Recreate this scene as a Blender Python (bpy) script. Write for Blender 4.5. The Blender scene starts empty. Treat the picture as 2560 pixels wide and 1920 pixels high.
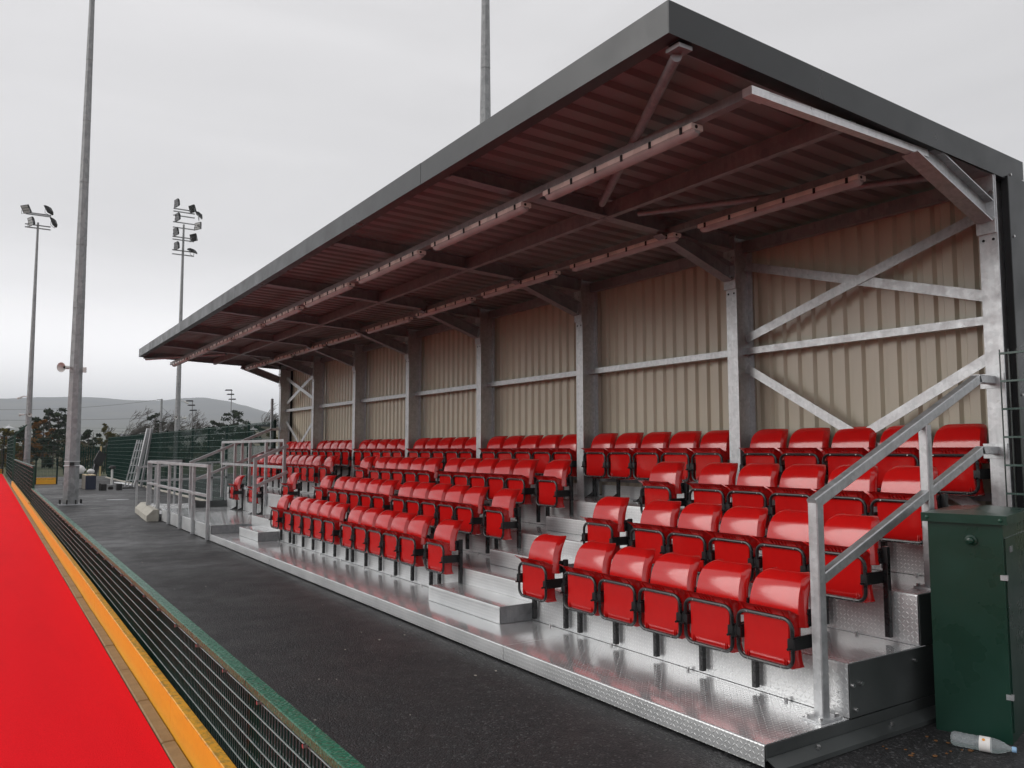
import bpy, math, random
from math import sin, cos, pi, radians, floor, sqrt
from mathutils import Vector, Matrix

random.seed(11)
scene = bpy.context.scene
COL = scene.collection

# ------------------------------------------------------------------ camera
cam_d = bpy.data.cameras.new("camera")
cam = bpy.data.objects.new("camera", cam_d)
COL.objects.link(cam)
cam_d.sensor_fit = 'HORIZONTAL'
cam_d.sensor_width = 36.0
cam_d.lens = 2000.9 / 2560 * 36
cam_d.clip_start = 0.05
cam_d.clip_end = 12000
YAW, PITCH, ROLL = radians(33.1456), radians(4.6294), radians(-0.0577)
fwd = Vector((sin(YAW) * cos(PITCH), cos(YAW) * cos(PITCH), sin(PITCH)))
right = Vector((cos(YAW), -sin(YAW), 0))
up = right.cross(fwd)
r2 = right * cos(ROLL) + up * sin(ROLL)
u2 = up * cos(ROLL) - right * sin(ROLL)
M = Matrix((r2, u2, -fwd)).transposed()
cam.matrix_world = Matrix.Translation((0, 0, 1.7)) @ M.to_4x4()
scene.camera = cam

# ------------------------------------------------------------------ light
SUN_EL, SUN_AZ = radians(24), radians(-62)       # azimuth clockwise from +Y: from the pitch side
sd = Vector((sin(SUN_AZ) * cos(SUN_EL), cos(SUN_AZ) * cos(SUN_EL), sin(SUN_EL)))
sun_d = bpy.data.lights.new("sun", 'SUN')
sun_d.energy = 1.5
sun_d.angle = radians(40)
sun_d.color = (1.0, 0.97, 0.94)
sun = bpy.data.objects.new("sun", sun_d)
sun.rotation_euler = (-sd).to_track_quat('-Z', 'Y').to_euler()
COL.objects.link(sun)

W = bpy.data.worlds.new("World")
scene.world = W
W.use_nodes = True
nt = W.node_tree
nt.nodes.clear()


def wn(t, **k):
    n = nt.nodes.new(t)
    for a, b in k.items():
        setattr(n, a, b)
    return n


def wmath(op, a, b=None, c=None, clamp=False):
    n = wn('ShaderNodeMath', operation=op, use_clamp=clamp)
    for i, v in enumerate((a, b, c)):
        if v is None:
            continue
        if isinstance(v, (int, float)):
            n.inputs[i].default_value = v
        else:
            nt.links.new(v, n.inputs[i])
    return n.outputs[0]


tc = wn('ShaderNodeTexCoord')
sep = wn('ShaderNodeSeparateXYZ')
nt.links.new(tc.outputs['Generated'], sep.inputs[0])
el = sep.outputs['Z']
# overcast cloud: bright low band over the hill, soft grey above, drifting streaks
mp = wn('ShaderNodeMapping')
mp.inputs['Scale'].default_value = (1.3, 1.3, 5.0)
nt.links.new(tc.outputs['Generated'], mp.inputs[0])
nz = wn('ShaderNodeTexNoise')
nz.inputs['Scale'].default_value = 1.7
nz.inputs['Detail'].default_value = 6
nz.inputs['Roughness'].default_value = 0.5
nz.inputs['Distortion'].default_value = 0.6
nt.links.new(mp.outputs[0], nz.inputs['Vector'])
cl = wmath('MULTIPLY_ADD', nz.outputs['Fac'], 2.4, -1.2)
g1 = wmath('SUBTRACT', el, 0.105)
g1 = wmath('DIVIDE', g1, 0.075)
g1 = wmath('MULTIPLY', g1, g1)
g1 = wmath('MULTIPLY', g1, -1.0)
g1 = wmath('EXPONENT', g1)
band = wmath('MULTIPLY', g1, 5.0)
east = wmath('MULTIPLY_ADD', sep.outputs['X'], -1.1, 7.75)
base = wmath('MULTIPLY_ADD', cl, 1.0, east)
tot = wmath('ADD', base, band)
cc = wn('ShaderNodeCombineColor')
nt.links.new(wmath('MULTIPLY', tot, 1.0), cc.inputs[0])
nt.links.new(wmath('MULTIPLY', tot, 0.985), cc.inputs[1])
nt.links.new(wmath('MULTIPLY', tot, 0.995), cc.inputs[2])
sky = wn('ShaderNodeTexSky', sky_type='NISHITA')
sky.sun_disc = False
sky.sun_elevation = SUN_EL
sky.sun_rotation = SUN_AZ % (2 * pi)
mx = wn('ShaderNodeMix', data_type='RGBA')
mx.inputs[0].default_value = 0.95
nt.links.new(sky.outputs[0], mx.inputs[6])
nt.links.new(cc.outputs[0], mx.inputs[7])
bg = wn('ShaderNodeBackground')
bg.inputs['Strength'].default_value = 0.1
nt.links.new(mx.outputs[2], bg.inputs[0])
wo = wn('ShaderNodeOutputWorld')
nt.links.new(bg.outputs[0], wo.inputs[0])

scene.view_settings.view_transform = 'Standard'
scene.view_settings.look = 'None'
scene.view_settings.exposure = 0.1
scene.view_settings.gamma = 1.0
scene.view_settings.use_curve_mapping = False
scene.cycles.max_bounces = 8
scene.cycles.glossy_bounces = 4
scene.cycles.diffuse_bounces = 4
scene.cycles.volume_bounces = 0
scene.cycles.transparent_max_bounces = 12
scene.cycles.sample_clamp_indirect = 6


# ------------------------------------------------------------------ materials
class NG:
    """small helper for building node graphs"""

    def __init__(s, name):
        s.m = bpy.data.materials.new(name)
        s.m.use_nodes = True
        s.t = s.m.node_tree
        s.b = s.t.nodes['Principled BSDF']
        s.tc = s.t.nodes.new('ShaderNodeTexCoord')
        s.obj = s.tc.outputs['Object']

    def n(s, t, **k):
        x = s.t.nodes.new(t)
        for a, b in k.items():
            setattr(x, a, b)
        return x

    def link(s, a, b):
        s.t.links.new(a, b)

    def setin(s, sock, v):
        if isinstance(v, bpy.types.NodeSocket):
            s.link(v, sock)
        elif isinstance(v, (tuple, list)) and len(v) == 3 and sock.type == 'RGBA':
            sock.default_value = (*v, 1)
        else:
            sock.default_value = v

    def math(s, op, a, b=None, c=None, clamp=False):
        x = s.n('ShaderNodeMath', operation=op, use_clamp=clamp)
        for i, v in enumerate((a, b, c)):
            if v is not None:
                s.setin(x.inputs[i], v)
        return x.outputs[0]

    def noise(s, scale, detail=3, rough=0.55, vec=None, stretch=None, dist=0.0):
        x = s.n('ShaderNodeTexNoise')
        x.inputs['Scale'].default_value = scale
        x.inputs['Detail'].default_value = detail
        x.inputs['Roughness'].default_value = rough
        x.inputs['Distortion'].default_value = dist
        v = vec or s.obj
        if stretch:
            mpn = s.n('ShaderNodeMapping')
            mpn.inputs['Scale'].default_value = stretch
            s.link(v, mpn.inputs[0])
            v = mpn.outputs[0]
        s.link(v, x.inputs['Vector'])
        return x.outputs['Fac']

    def voro(s, scale, feature='F1', vec=None, stretch=None, out='Distance'):
        x = s.n('ShaderNodeTexVoronoi', feature=feature)
        x.inputs['Scale'].default_value = scale
        v = vec or s.obj
        if stretch:
            mpn = s.n('ShaderNodeMapping')
            mpn.inputs['Scale'].default_value = stretch
            s.link(v, mpn.inputs[0])
            v = mpn.outputs[0]
        s.link(v, x.inputs['Vector'])
        return x.outputs[out]

    def ramp(s, f, lo, hi, a=0.0, b=1.0):
        x = s.n('ShaderNodeMapRange')
        s.setin(x.inputs['Value'], f)
        for k, v in zip(('From Min', 'From Max', 'To Min', 'To Max'), (lo, hi, a, b)):
            x.inputs[k].default_value = v
        return x.outputs[0]

    def mix(s, f, a, b):
        x = s.n('ShaderNodeMix', data_type='RGBA')
        s.setin(x.inputs[0], f)
        s.setin(x.inputs[6], a)
        s.setin(x.inputs[7], b)
        return x.outputs[2]

    def bump(s, h, dist=0.002, strength=1.0, normal=None):
        x = s.n('ShaderNodeBump')
        x.inputs['Strength'].default_value = strength
        x.inputs['Distance'].default_value = dist
        s.link(h, x.inputs['Height'])
        if normal is not None:
            s.link(normal, x.inputs['Normal'])
        return x.outputs[0]

    def out(s, color=None, rough=None, metal=None, normal=None, **k):
        d = {'Base Color': color, 'Roughness': rough, 'Metallic': metal, 'Normal': normal}
        d.update(k)
        for a, v in d.items():
            if v is not None:
                s.setin(s.b.inputs[a], v)
        return s.m


MAT = {}


def simple(name, col, rough=0.5, metal=0.0, var=0.12, scale=6.0, rvar=0.1, spec=None, coat=None):
    g = NG(name)
    f = g.noise(scale, 4)
    a = tuple(c * (1 - var) for c in col)
    b = tuple(min(1, c * (1 + var)) for c in col)
    kw = {}
    if spec is not None:
        kw['Specular IOR Level'] = spec
    if coat is not None:
        kw['Coat Weight'] = coat
        kw['Coat Roughness'] = 0.12
    g.out(color=g.mix(g.ramp(f, .3, .7), a, b), rough=g.ramp(f, .3, .7, max(.02, rough - rvar), rough + rvar), metal=metal, **kw)
    MAT[name] = g.m
    return g.m


def galv(name, lo, hi, rough=0.42, metal=0.75, scale=9.0):
    g = NG(name)
    sp = g.voro(scale * 4, out='Color')
    bw = g.n('ShaderNodeRGBToBW')
    g.link(sp, bw.inputs[0])
    cl = g.noise(scale, 5, .65)
    streak = g.noise(5, 4, .6, stretch=(7, 7, .7))
    f = g.math('ADD', g.math('MULTIPLY', bw.outputs[0], .3), g.math('ADD', g.math('MULTIPLY', cl, .75), g.math('MULTIPLY', streak, .45)))
    t = g.ramp(f, .45, 1.05)
    g.out(color=g.mix(t, lo, hi), rough=g.ramp(cl, .3, .7, rough - .1, rough + .12), metal=metal,
          normal=g.bump(cl, .0006, .4))
    MAT[name] = g.m
    return g.m


galv('galvanised', (.36, .37, .38), (.60, .61, .62))
galv('galvanised_dull', (.20, .205, .215), (.36, .365, .375), rough=.5, metal=.6, scale=4)
galv('galvanised_pole', (.17, .175, .18), (.37, .375, .38), rough=.55, metal=.45, scale=2.2)
galv('galvanised_white', (.55, .56, .57), (.78, .79, .80), rough=.35, metal=.55)


def treadplate():
    g = NG('treadplate')
    geo = g.n('ShaderNodeNewGeometry')
    sx = g.n('ShaderNodeSeparateXYZ')
    g.link(g.obj, sx.inputs[0])
    sn = g.n('ShaderNodeSeparateXYZ')
    g.link(geo.outputs['True Normal'], sn.inputs[0])
    flat = g.math('GREATER_THAN', g.math('ABSOLUTE', sn.outputs['Z']), .6)
    sideY = g.math('GREATER_THAN', g.math('ABSOLUTE', sn.outputs['Y']), .6)
    u0 = g.math('ADD', g.math('MULTIPLY', sx.outputs['Y'], g.math('SUBTRACT', 1.0, sideY)), g.math('MULTIPLY', sx.outputs['X'], sideY))
    v0 = g.math('ADD', g.math('MULTIPLY', sx.outputs['X'], flat), g.math('MULTIPLY', sx.outputs['Z'], g.math('SUBTRACT', 1.0, flat)))
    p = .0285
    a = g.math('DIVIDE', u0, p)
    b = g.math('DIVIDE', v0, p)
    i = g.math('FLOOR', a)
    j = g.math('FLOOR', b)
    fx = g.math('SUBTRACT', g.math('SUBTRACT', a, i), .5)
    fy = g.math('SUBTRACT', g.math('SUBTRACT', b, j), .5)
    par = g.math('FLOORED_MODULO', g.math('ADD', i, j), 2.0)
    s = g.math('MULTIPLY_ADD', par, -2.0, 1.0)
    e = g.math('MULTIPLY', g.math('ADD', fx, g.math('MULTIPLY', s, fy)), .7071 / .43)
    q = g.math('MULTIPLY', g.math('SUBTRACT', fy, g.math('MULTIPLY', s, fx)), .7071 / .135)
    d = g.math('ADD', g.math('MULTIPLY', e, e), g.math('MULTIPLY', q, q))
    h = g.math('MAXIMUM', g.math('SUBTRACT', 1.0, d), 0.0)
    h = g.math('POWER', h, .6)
    grime = g.noise(2.2, 5, .6)
    fine = g.noise(60, 2)
    big = g.noise(.8, 3)
    wet = g.math('MULTIPLY', flat, g.ramp(big, .3, .6, .6, 1.0))
    rough = g.math('SUBTRACT', g.ramp(grime, .3, .7, .27, .38), g.math('MULTIPLY', wet, .20))
    col = g.mix(g.ramp(grime, .3, .7), (.56, .575, .58), (.70, .71, .715))
    col = g.mix(g.math('MULTIPLY', h, .55), col, (.90, .90, .90))  # polished lug tops; their bright glints are painted into the colour
    col = g.mix(g.math('MULTIPLY', g.ramp(fine, .62, .8), .4), col, (.3, .3, .3))
    g.out(color=col, rough=rough, metal=.66, normal=g.bump(h, .0022, .8))
    MAT['treadplate'] = g.m


treadplate()


def asphalt():
    g = NG('asphalt')
    f = g.noise(150, 3, .75)
    v = g.voro(85)
    vc = g.voro(85, out='Color')
    bw = g.n('ShaderNodeRGBToBW')
    g.link(vc, bw.inputs[0])
    big = g.noise(.35, 4, .6)
    mid = g.noise(2.5, 4, .6)
    grain = g.math('ADD', g.math('MULTIPLY', bw.outputs[0], .6), g.math('MULTIPLY', f, .5))
    col = g.mix(g.ramp(grain, .3, .8), (.004, .0039, .0043), (.036, .035, .037))
    col = g.mix(g.math('MULTIPLY', g.ramp(mid, .4, .75), .4), col, (.014, .014, .015))
    col = g.mix(g.math('MULTIPLY', g.ramp(bw.outputs[0], .80, .86), .55), col, (.13, .13, .13))
    h = g.math('ADD', g.math('MULTIPLY', f, .5), g.math('SUBTRACT', 1.0, v))
    wet = g.ramp(g.math('ADD', g.math('MULTIPLY', big, .65), g.math('MULTIPLY', mid, .35)), .40, .62)
    g.out(color=col, rough=g.ramp(wet, 0, 1, .62, .34), normal=g.bump(h, .0055, .9))
    g.b.inputs['Specular IOR Level'].default_value = .45
    MAT['asphalt'] = g.m


asphalt()


def turf():
    g = NG('red_turf')
    f = g.noise(160, 3, .7)
    st = g.noise(3, 4, .6, stretch=(1, .12, 1))
    col = g.mix(g.ramp(f, .3, .7), (.76, .004, .010), (.94, .011, .022))
    col = g.mix(g.math('MULTIPLY', g.ramp(st, .45, .7), .3), col, (.70, .005, .012))
    g.out(color=col, rough=.85, normal=g.bump(f, .006, .8))
    g.b.inputs['Specular IOR Level'].default_value = .06
    MAT['red_turf'] = g.m


turf()


def yellow_board():
    g = NG('yellow_board')
    n1 = g.noise(4, 5, .65, stretch=(1, .5, 3))
    n2 = g.noise(28, 4, .7, stretch=(1, .6, 1))
    sx = g.n('ShaderNodeSeparateXYZ')
    g.link(g.obj, sx.inputs[0])
    top = g.ramp(sx.outputs['Z'], .195, .203)
    col = g.mix(g.ramp(n1, .35, .7), (.82, .41, .026), (.76, .34, .018))
    scuff = g.math('MULTIPLY', g.ramp(n2, .46, .62), g.math('ADD', .07, g.math('MULTIPLY', top, .62)))
    col = g.mix(scuff, col, (.22, .16, .05))
    g.out(color=col, rough=.42, normal=g.bump(n2, .0015, .4))
    MAT['yellow_board'] = g.m


yellow_board()


def paving():
    g = NG('kerb_paving')
    n1 = g.noise(5, 5, .65)
    n2 = g.noise(60, 3)
    col = g.mix(g.ramp(n1, .3, .7), (.20, .13, .055), (.33, .23, .11))
    col = g.mix(g.math('MULTIPLY', g.ramp(n2, .55, .75), .4), col, (.08, .055, .03))
    g.out(color=col, rough=.7, normal=g.bump(n2, .002, .5))
    MAT['kerb_paving'] = g.m


paving()


def seat_red():
    g = NG('red_plastic')
    info = g.n('ShaderNodeObjectInfo')
    n = g.noise(9, 3)
    n2 = g.noise(45, 3)
    c1 = g.mix(g.ramp(n, .3, .7), (.50, .006, .006), (.58, .009, .008))
    c2 = g.mix(g.math('MULTIPLY', info.outputs['Random'], .30), c1, (.47, .007, .007))
    g.out(color=c2, rough=g.ramp(n2, .3, .75, .10, .19), normal=g.bump(n, .0022, .22))
    g.b.inputs['Specular IOR Level'].default_value = .75
    MAT['red_plastic'] = g.m


seat_red()


def clad(name, c, rough):
    g = NG(name)
    n = g.noise(1.5, 4)
    n2 = g.noise(14, 4, .6, stretch=(1, 1, .08))
    col = g.mix(g.ramp(n, .3, .7), tuple(x * .94 for x in c), tuple(x * 1.05 for x in c))
    col = g.mix(g.math('MULTIPLY', g.ramp(n2, .55, .8), .12), col, tuple(x * .6 for x in c))
    g.out(color=col, rough=rough)
    MAT[name] = g.m


clad('cream_cladding', (.50, .455, .355), .32)
clad('roof_liner', (.19, .185, .175), .45)
simple('anthracite', (.017, .021, .023), .36, 0, .1, 3)
simple('black_paint', (.010, .010, .011), .3, 0, .2, 10)
simple('black_trim', (.008, .008, .009), .55, 0, .2, 10)
simple('white_plastic', (.78, .75, .70), .3)
simple('bolt_steel', (.5, .5, .5), .3, .9)
simple('green_paint', (.006, .052, .030), .4, 0, .2, 5)
simple('green_wire', (.004, .030, .022), .45, 0, .2, 5, spec=.15)
simple('fence_line', (.05, .095, .08), .3, 0, .2, 5)
simple('fence_post', (.003, .018, .013), .5, 0, .2, 5, spec=.2)
simple('galvanised_shaded', (.075, .082, .082), .38, .35, .2, 2.5)  # galvanised with the dark reflections on the end faces put into its colour
simple('dark_glass', (.02, .02, .022), .25)
simple('wet_wire_sky_sheen', (.20, .24, .23), .15, .2, .2, 20, rvar=.06)  # wet green wire, its sky reflection painted in as pale grey
simple('black_wire', (.012, .022, .018), .35, 0, .2, 5)
simple('white_sheet', (.62, .62, .62), .25, .3)
simple('concrete', (.40, .38, .33), .8, 0, .2, 8)
simple('dark_rubber', (.012, .012, .012), .6)
simple('floodlight_grey', (.016, .016, .017), .5, 0, spec=.3)
simple('floodlight_glass', (.42, .42, .42), .12)
simple('speaker_white', (.62, .62, .60), .4)
simple('dark_hole', (.006, .006, .006), .8)
simple('bag_yellow', (.80, .45, .03), .5)
simple('bag_white', (.70, .70, .70), .5)
simple('tub_green', (.012, .03, .02), .5)
simple('plywood', (.50, .40, .24), .6)
simple('box_grey', (.14, .125, .105), .6)
simple('box_blue', (.012, .018, .04), .5)
simple('timber', (.42, .32, .16), .7)
simple('bark', (.055, .045, .036), .9, 0, .3, 8)
simple('bark_bare', (.085, .075, .065), .9, 0, .3, 8)
simple('grey_slate', (.09, .09, .10), .7)
simple('render_cream', (.52, .47, .38), .8)
simple('render_white', (.7, .7, .68), .8)
simple('window_dark', (.02, .022, .025), .1)
simple('unseen_green_turf', (.02, .075, .03), .9, 0, .2, 3)
simple('grass', (.055, .062, .022), .95, 0, .3, 1.2)
simple('lamp_shade_grey', (.55, .56, .57), .4)
simple('paper', (.75, .75, .73), .8)
simple('leaf_litter', (.16, .07, .02), .8)
simple('cap_blue', (.25, .42, .62), .4)
simple('bottle_label', (.74, .72, .70), .5)
simple('orange_print', (.75, .32, .05), .5)
simple('purple_steel', (.20, .19, .215), .42, .5)


def cap_green():
    g = NG('wet_green_cap')
    v = g.voro(46, feature='SMOOTH_F1', stretch=(1.0, 2.3, 1))
    n = g.noise(30, 3)
    drop = g.ramp(g.math('ADD', v, g.math('MULTIPLY', n, .25)), .34, .62, 1, 0)
    n3 = g.noise(2, 3)
    col = g.mix(g.ramp(n3, .3, .7), (.010, .105, .058), (.02, .14, .08))
    col = g.mix(g.math('MULTIPLY', drop, .25), col, (.12, .24, .18))
    g.out(color=col, rough=g.ramp(drop, 0, 1, .36, .06), normal=g.bump(drop, .006, .9))
    g.b.inputs['Specular IOR Level'].default_value = .35
    MAT['wet_green_cap'] = g.m


cap_green()


def cab_green():
    g = NG('cabinet_green')
    n = g.noise(2.5, 4, .6)
    dr = g.voro(90)
    drop = g.ramp(dr, .12, .3, 1, 0)
    g.out(color=g.mix(g.ramp(n, .3, .7), (.003, .028, .016), (.005, .040, .026)), rough=g.ramp(n, .3, .7, .24, .36),
          normal=g.bump(n, .004, .15))
    MAT['cabinet_green'] = g.m


cab_green()


def bottle_mat():
    g = NG('bottle_plastic')
    n = g.noise(40, 3)
    g.out(color=(.80, .86, .88), rough=.12, normal=g.bump(n, .002, .6))
    g.b.inputs['Transmission Weight'].default_value = .82
    g.b.inputs['IOR'].default_value = 1.25
    MAT['bottle_plastic'] = g.m


bottle_mat()


def leafm(name, c1, c2):
    g = NG(name)
    info = g.n('ShaderNodeObjectInfo')
    n = g.noise(1.1, 4, .65)
    g.out(color=g.mix(g.ramp(n, .32, .68), c1, c2), rough=.7)
    g.b.inputs['Specular IOR Level'].default_value = .2
    MAT[name] = g.m


leafm('pine_leaf', (.012, .022, .012), (.035, .050, .022))
leafm('autumn_leaf', (.11, .055, .012), (.20, .085, .016))
leafm('olive_leaf', (.055, .055, .012), (.12, .095, .02))
leafm('scrub_leaf', (.05, .045, .025), (.12, .10, .06))


def hill_mat():
    g = NG('moorland')
    n = g.noise(.006, 6, .6)
    n2 = g.noise(.02, 5, .6)
    sx = g.n('ShaderNodeSeparateXYZ')
    g.link(g.obj, sx.inputs[0])
    low = g.ramp(sx.outputs['Z'], 10, 75, 1, 0)
    col = g.mix(g.ramp(n, .35, .65), (.045, .047, .038), (.10, .092, .065))
    fields = g.mix(g.ramp(n2, .4, .6), (.06, .085, .032), (.15, .14, .075))
    g.out(color=g.mix(g.math('MULTIPLY', low, .85), col, fields), rough=.95)
    MAT['moorland'] = g.m


hill_mat()


# ------------------------------------------------------------------ mesh building
class MB:
    def __init__(s):
        s.v = []
        s.f = []

    def add(s, vs, fs):
        o = len(s.v)
        s.v += [tuple(p) for p in vs]
        s.f += [tuple(i + o for i in f) for f in fs]
        return s

    def box(s, x0, x1, y0, y1, z0, z1):
        return s.add([(x0, y0, z0), (x1, y0, z0), (x1, y1, z0), (x0, y1, z0), (x0, y0, z1), (x1, y0, z1), (x1, y1, z1), (x0, y1, z1)],
                     [(3, 2, 1, 0), (4, 5, 6, 7), (0, 1, 5, 4), (1, 2, 6, 5), (2, 3, 7, 6), (3, 0, 4, 7)])

    def cbox(s, x0, x1, y0, y1, z0, z1, b):
        """box with chamfered vertical and top edges"""
        pr = [(x0 + b, y0), (x1 - b, y0), (x1, y0 + b), (x1, y1 - b), (x1 - b, y1), (x0 + b, y1), (x0, y1 - b), (x0, y0 + b)]
        cx, cy = (x0 + x1) / 2, (y0 + y1) / 2
        def ins(p):
            return (p[0] + (b if p[0] < cx else -b), p[1] + (b if p[1] < cy else -b))
        vs = [(x, y, z0) for x, y in pr] + [(x, y, z1 - b) for x, y in pr] + [(*ins(p), z1) for p in pr]
        n = 8
        fs = [tuple(reversed(range(n)))]
        for k in range(n):
            q = (k + 1) % n
            fs.append((k, q, q + n, k + n))
            fs.append((k + n, q + n, q + 2 * n, k + 2 * n))
        fs.append(tuple(range(2 * n, 3 * n)))
        return s.add(vs, fs)

    def ring_loft(s, rings, close=True, caps=True):
        n = len(rings[0])
        o = len(s.v)
        for r in rings:
            s.v += [tuple(p) for p in r]
        for k in range(len(rings) - 1):
            for i in range(n if close else n - 1):
                j = (i + 1) % n
                s.f.append((o + k * n + i, o + k * n + j, o + (k + 1) * n + j, o + (k + 1) * n + i))
        if caps:
            s.f.append(tuple(o + i for i in reversed(range(n))))
            s.f.append(tuple(o + (len(rings) - 1) * n + i for i in range(n)))
        return s

    def tube(s, pts, r, n=8, closed=False, caps=True):
        pts = [Vector(p) for p in pts]
        m = len(pts)
        rr = r if isinstance(r, (list, tuple)) else [r] * m
        rings = []
        t0 = (pts[1] - pts[0]).normalized()
        ref = Vector((0, 0, 1)) if abs(t0.z) < .9 else Vector((1, 0, 0))
        nrm = t0.cross(ref).normalized()
        for k in range(m):
            if closed:
                t = (pts[(k + 1) % m] - pts[k - 1]).normalized()
            elif k == 0:
                t = t0
            elif k == m - 1:
                t = (pts[k] - pts[k - 1]).normalized()
            else:
                t = ((pts[k + 1] - pts[k]).normalized() + (pts[k] - pts[k - 1]).normalized()).normalized()
            nrm = (nrm - t * nrm.dot(t)).normalized()
            bn = t.cross(nrm)
            rings.append([pts[k] + (nrm * cos(2 * pi * i / n) + bn * sin(2 * pi * i / n)) * rr[k] for i in range(n)])
        if closed:
            rings.append(rings[0])
            return s.ring_loft(rings, caps=False)
        return s.ring_loft(rings, caps=caps)

    def beam(s, a, b, w, h, upv=(0, 0, 1), ch=0.0):
        """rectangular bar from a to b; w across, h along up"""
        a, b = Vector(a), Vector(b)
        t = (b - a).normalized()
        upv = Vector(upv)
        if abs(t.dot(upv)) > .97:
            upv = Vector((1, 0, 0))
        sd_ = t.cross(upv).normalized()
        u = sd_.cross(t).normalized()
        if ch > 0:
            pr = [(-w / 2 + ch, -h / 2), (w / 2 - ch, -h / 2), (w / 2, -h / 2 + ch), (w / 2, h / 2 - ch), (w / 2 - ch, h / 2), (-w / 2 + ch, h / 2), (-w / 2, h / 2 - ch), (-w / 2, -h / 2 + ch)]
        else:
            pr = [(-w / 2, -h / 2), (w / 2, -h / 2), (w / 2, h / 2), (-w / 2, h / 2)]
        return s.ring_loft([[p + sd_ * x + u * y for x, y in pr] for p in (a, b)])

    def ibeam(s, a, b, w, h, tf=.009, tw=.007, upv=(0, 0, 1)):
        a, b = Vector(a), Vector(b)
        t = (b - a).normalized()
        upv = Vector(upv)
        sd_ = t.cross(upv).normalized()
        u = sd_.cross(t).normalized()
        W2, H2, T = w / 2, h / 2, tw / 2
        pr = [(-W2, -H2), (W2, -H2), (W2, -H2 + tf), (T, -H2 + tf), (T, H2 - tf), (W2, H2 - tf), (W2, H2), (-W2, H2), (-W2, H2 - tf), (-T, H2 - tf), (-T, -H2 + tf), (-W2, -H2 + tf)]
        o = len(s.v)
        n = len(pr)
        for p in (a, b):
            s.v += [tuple(p + sd_ * x + u * y) for x, y in pr]
        for i in range(n):
            j = (i + 1) % n
            s.f.append((o + i, o + j, o + n + j, o + n + i))
        for k in (0, n):
            for q in ((0, 1, 2, 11), (5, 6, 7, 8), (10, 3, 4, 9)):
                ff = tuple(o + k + i for i in q)
                s.f.append(tuple(reversed(ff)) if k == 0 else ff)
        return s

    def cyl(s, c, axis, r, l, n=12, r2=None):
        c = Vector(c)
        a = Vector(axis).normalized()
        return s.tube([c, c + a * l], [r, r if r2 is None else r2], n)

    def lathe(s, c, prof, n=16, axis=(0, 0, 1)):
        c = Vector(c)
        a = Vector(axis).normalized()
        ref = Vector((1, 0, 0)) if abs(a.x) < .9 else Vector((0, 1, 0))
        e1 = (ref - a * ref.dot(a)).normalized()
        e2 = a.cross(e1)
        return s.ring_loft([[c + a * z + (e1 * cos(2 * pi * i / n) + e2 * sin(2 * pi * i / n)) * max(r, 1e-4) for i in range(n)] for r, z in prof])

    def sheet(s, grid, t=None):
        """grid[i][j] of points; t = list-grid back offset function for a closed thin shell"""
        R, C = len(grid), len(grid[0])
        o = len(s.v)
        for row in grid:
            s.v += [tuple(p) for p in row]
        for i in range(R - 1):
            for j in range(C - 1):
                s.f.append((o + i * C + j, o + i * C + j + 1, o + (i + 1) * C + j + 1, o + (i + 1) * C + j))
        if t is not None:
            o2 = len(s.v)
            for row in t:
                s.v += [tuple(p) for p in row]
            for i in range(R - 1):
                for j in range(C - 1):
                    s.f.append((o2 + i * C + j, o2 + (i + 1) * C + j, o2 + (i + 1) * C + j + 1, o2 + i * C + j + 1))
            bd = [(0, j) for j in range(C)] + [(i, C - 1) for i in range(1, R)] + [(R - 1, j) for j in range(C - 2, -1, -1)] + [(i, 0) for i in range(R - 2, 0, -1)]
            for k in range(len(bd)):
                a, b = bd[k], bd[(k + 1) % len(bd)]
                ia, ib = a[0] * C + a[1], b[0] * C + b[1]
                s.f.append((o + ib, o + ia, o2 + ia, o2 + ib))
        return s

    def poly_extrude(s, pts, vec):
        n = len(pts)
        pts = [Vector(p) for p in pts]
        v = Vector(vec)
        o = len(s.v)
        s.v += [tuple(p) for p in pts] + [tuple(p + v) for p in pts]
        s.f.append(tuple(o + i for i in range(n)))
        s.f.append(tuple(o + n + i for i in reversed(range(n))))
        for i in range(n):
            j = (i + 1) % n
            s.f.append((o + j, o + i, o + n + i, o + n + j))
        return s

    def mesh(s, name, mat, smooth=False, off=(0, 0, 0), fix=True):
        me = bpy.data.meshes.new(name)
        ox, oy, oz = off
        me.from_pydata([(x - ox, y - oy, z - oz) for x, y, z in s.v], [], s.f)
        me.materials.append(MAT[mat])
        if fix and len(s.f) < 60000:
            import bmesh
            bm = bmesh.new()
            bm.from_mesh(me)
            bmesh.ops.recalc_face_normals(bm, faces=bm.faces)
            bm.to_mesh(me)
            bm.free()
        if smooth:
            me.polygons.foreach_set('use_smooth', [True] * len(me.polygons))
            me.set_sharp_from_angle(angle=radians(38))
        me.update()
        return me

    def build(s, name, mat, parent=None, smooth=False, fix=True):
        root = parent
        while root is not None and root.parent is not None:
            root = root.parent
        off = tuple(root.location) if root is not None else (0, 0, 0)
        o = bpy.data.objects.new(name, s.mesh(name, mat, smooth, off, fix))
        COL.objects.link(o)
        o.parent = parent
        return o


def tag(o, label=None, cat=None, group=None, kind=None):
    if label:
        o['label'] = label
    if cat:
        o['category'] = cat
    if group:
        o['group'] = group
    if kind:
        o['kind'] = kind
    return o


def thing(name, label, cat, loc=(0, 0, 0), group=None):
    o = bpy.data.objects.new(name, None)
    o.empty_display_size = .2
    o.location = loc
    COL.objects.link(o)
    return tag(o, label, cat, group)


def inst(src, parent, loc):
    """linked copy of a mesh part under a parent, moved by loc"""
    c = src.copy()
    COL.objects.link(c)
    c.parent = parent
    c.location = loc
    return c


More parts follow.
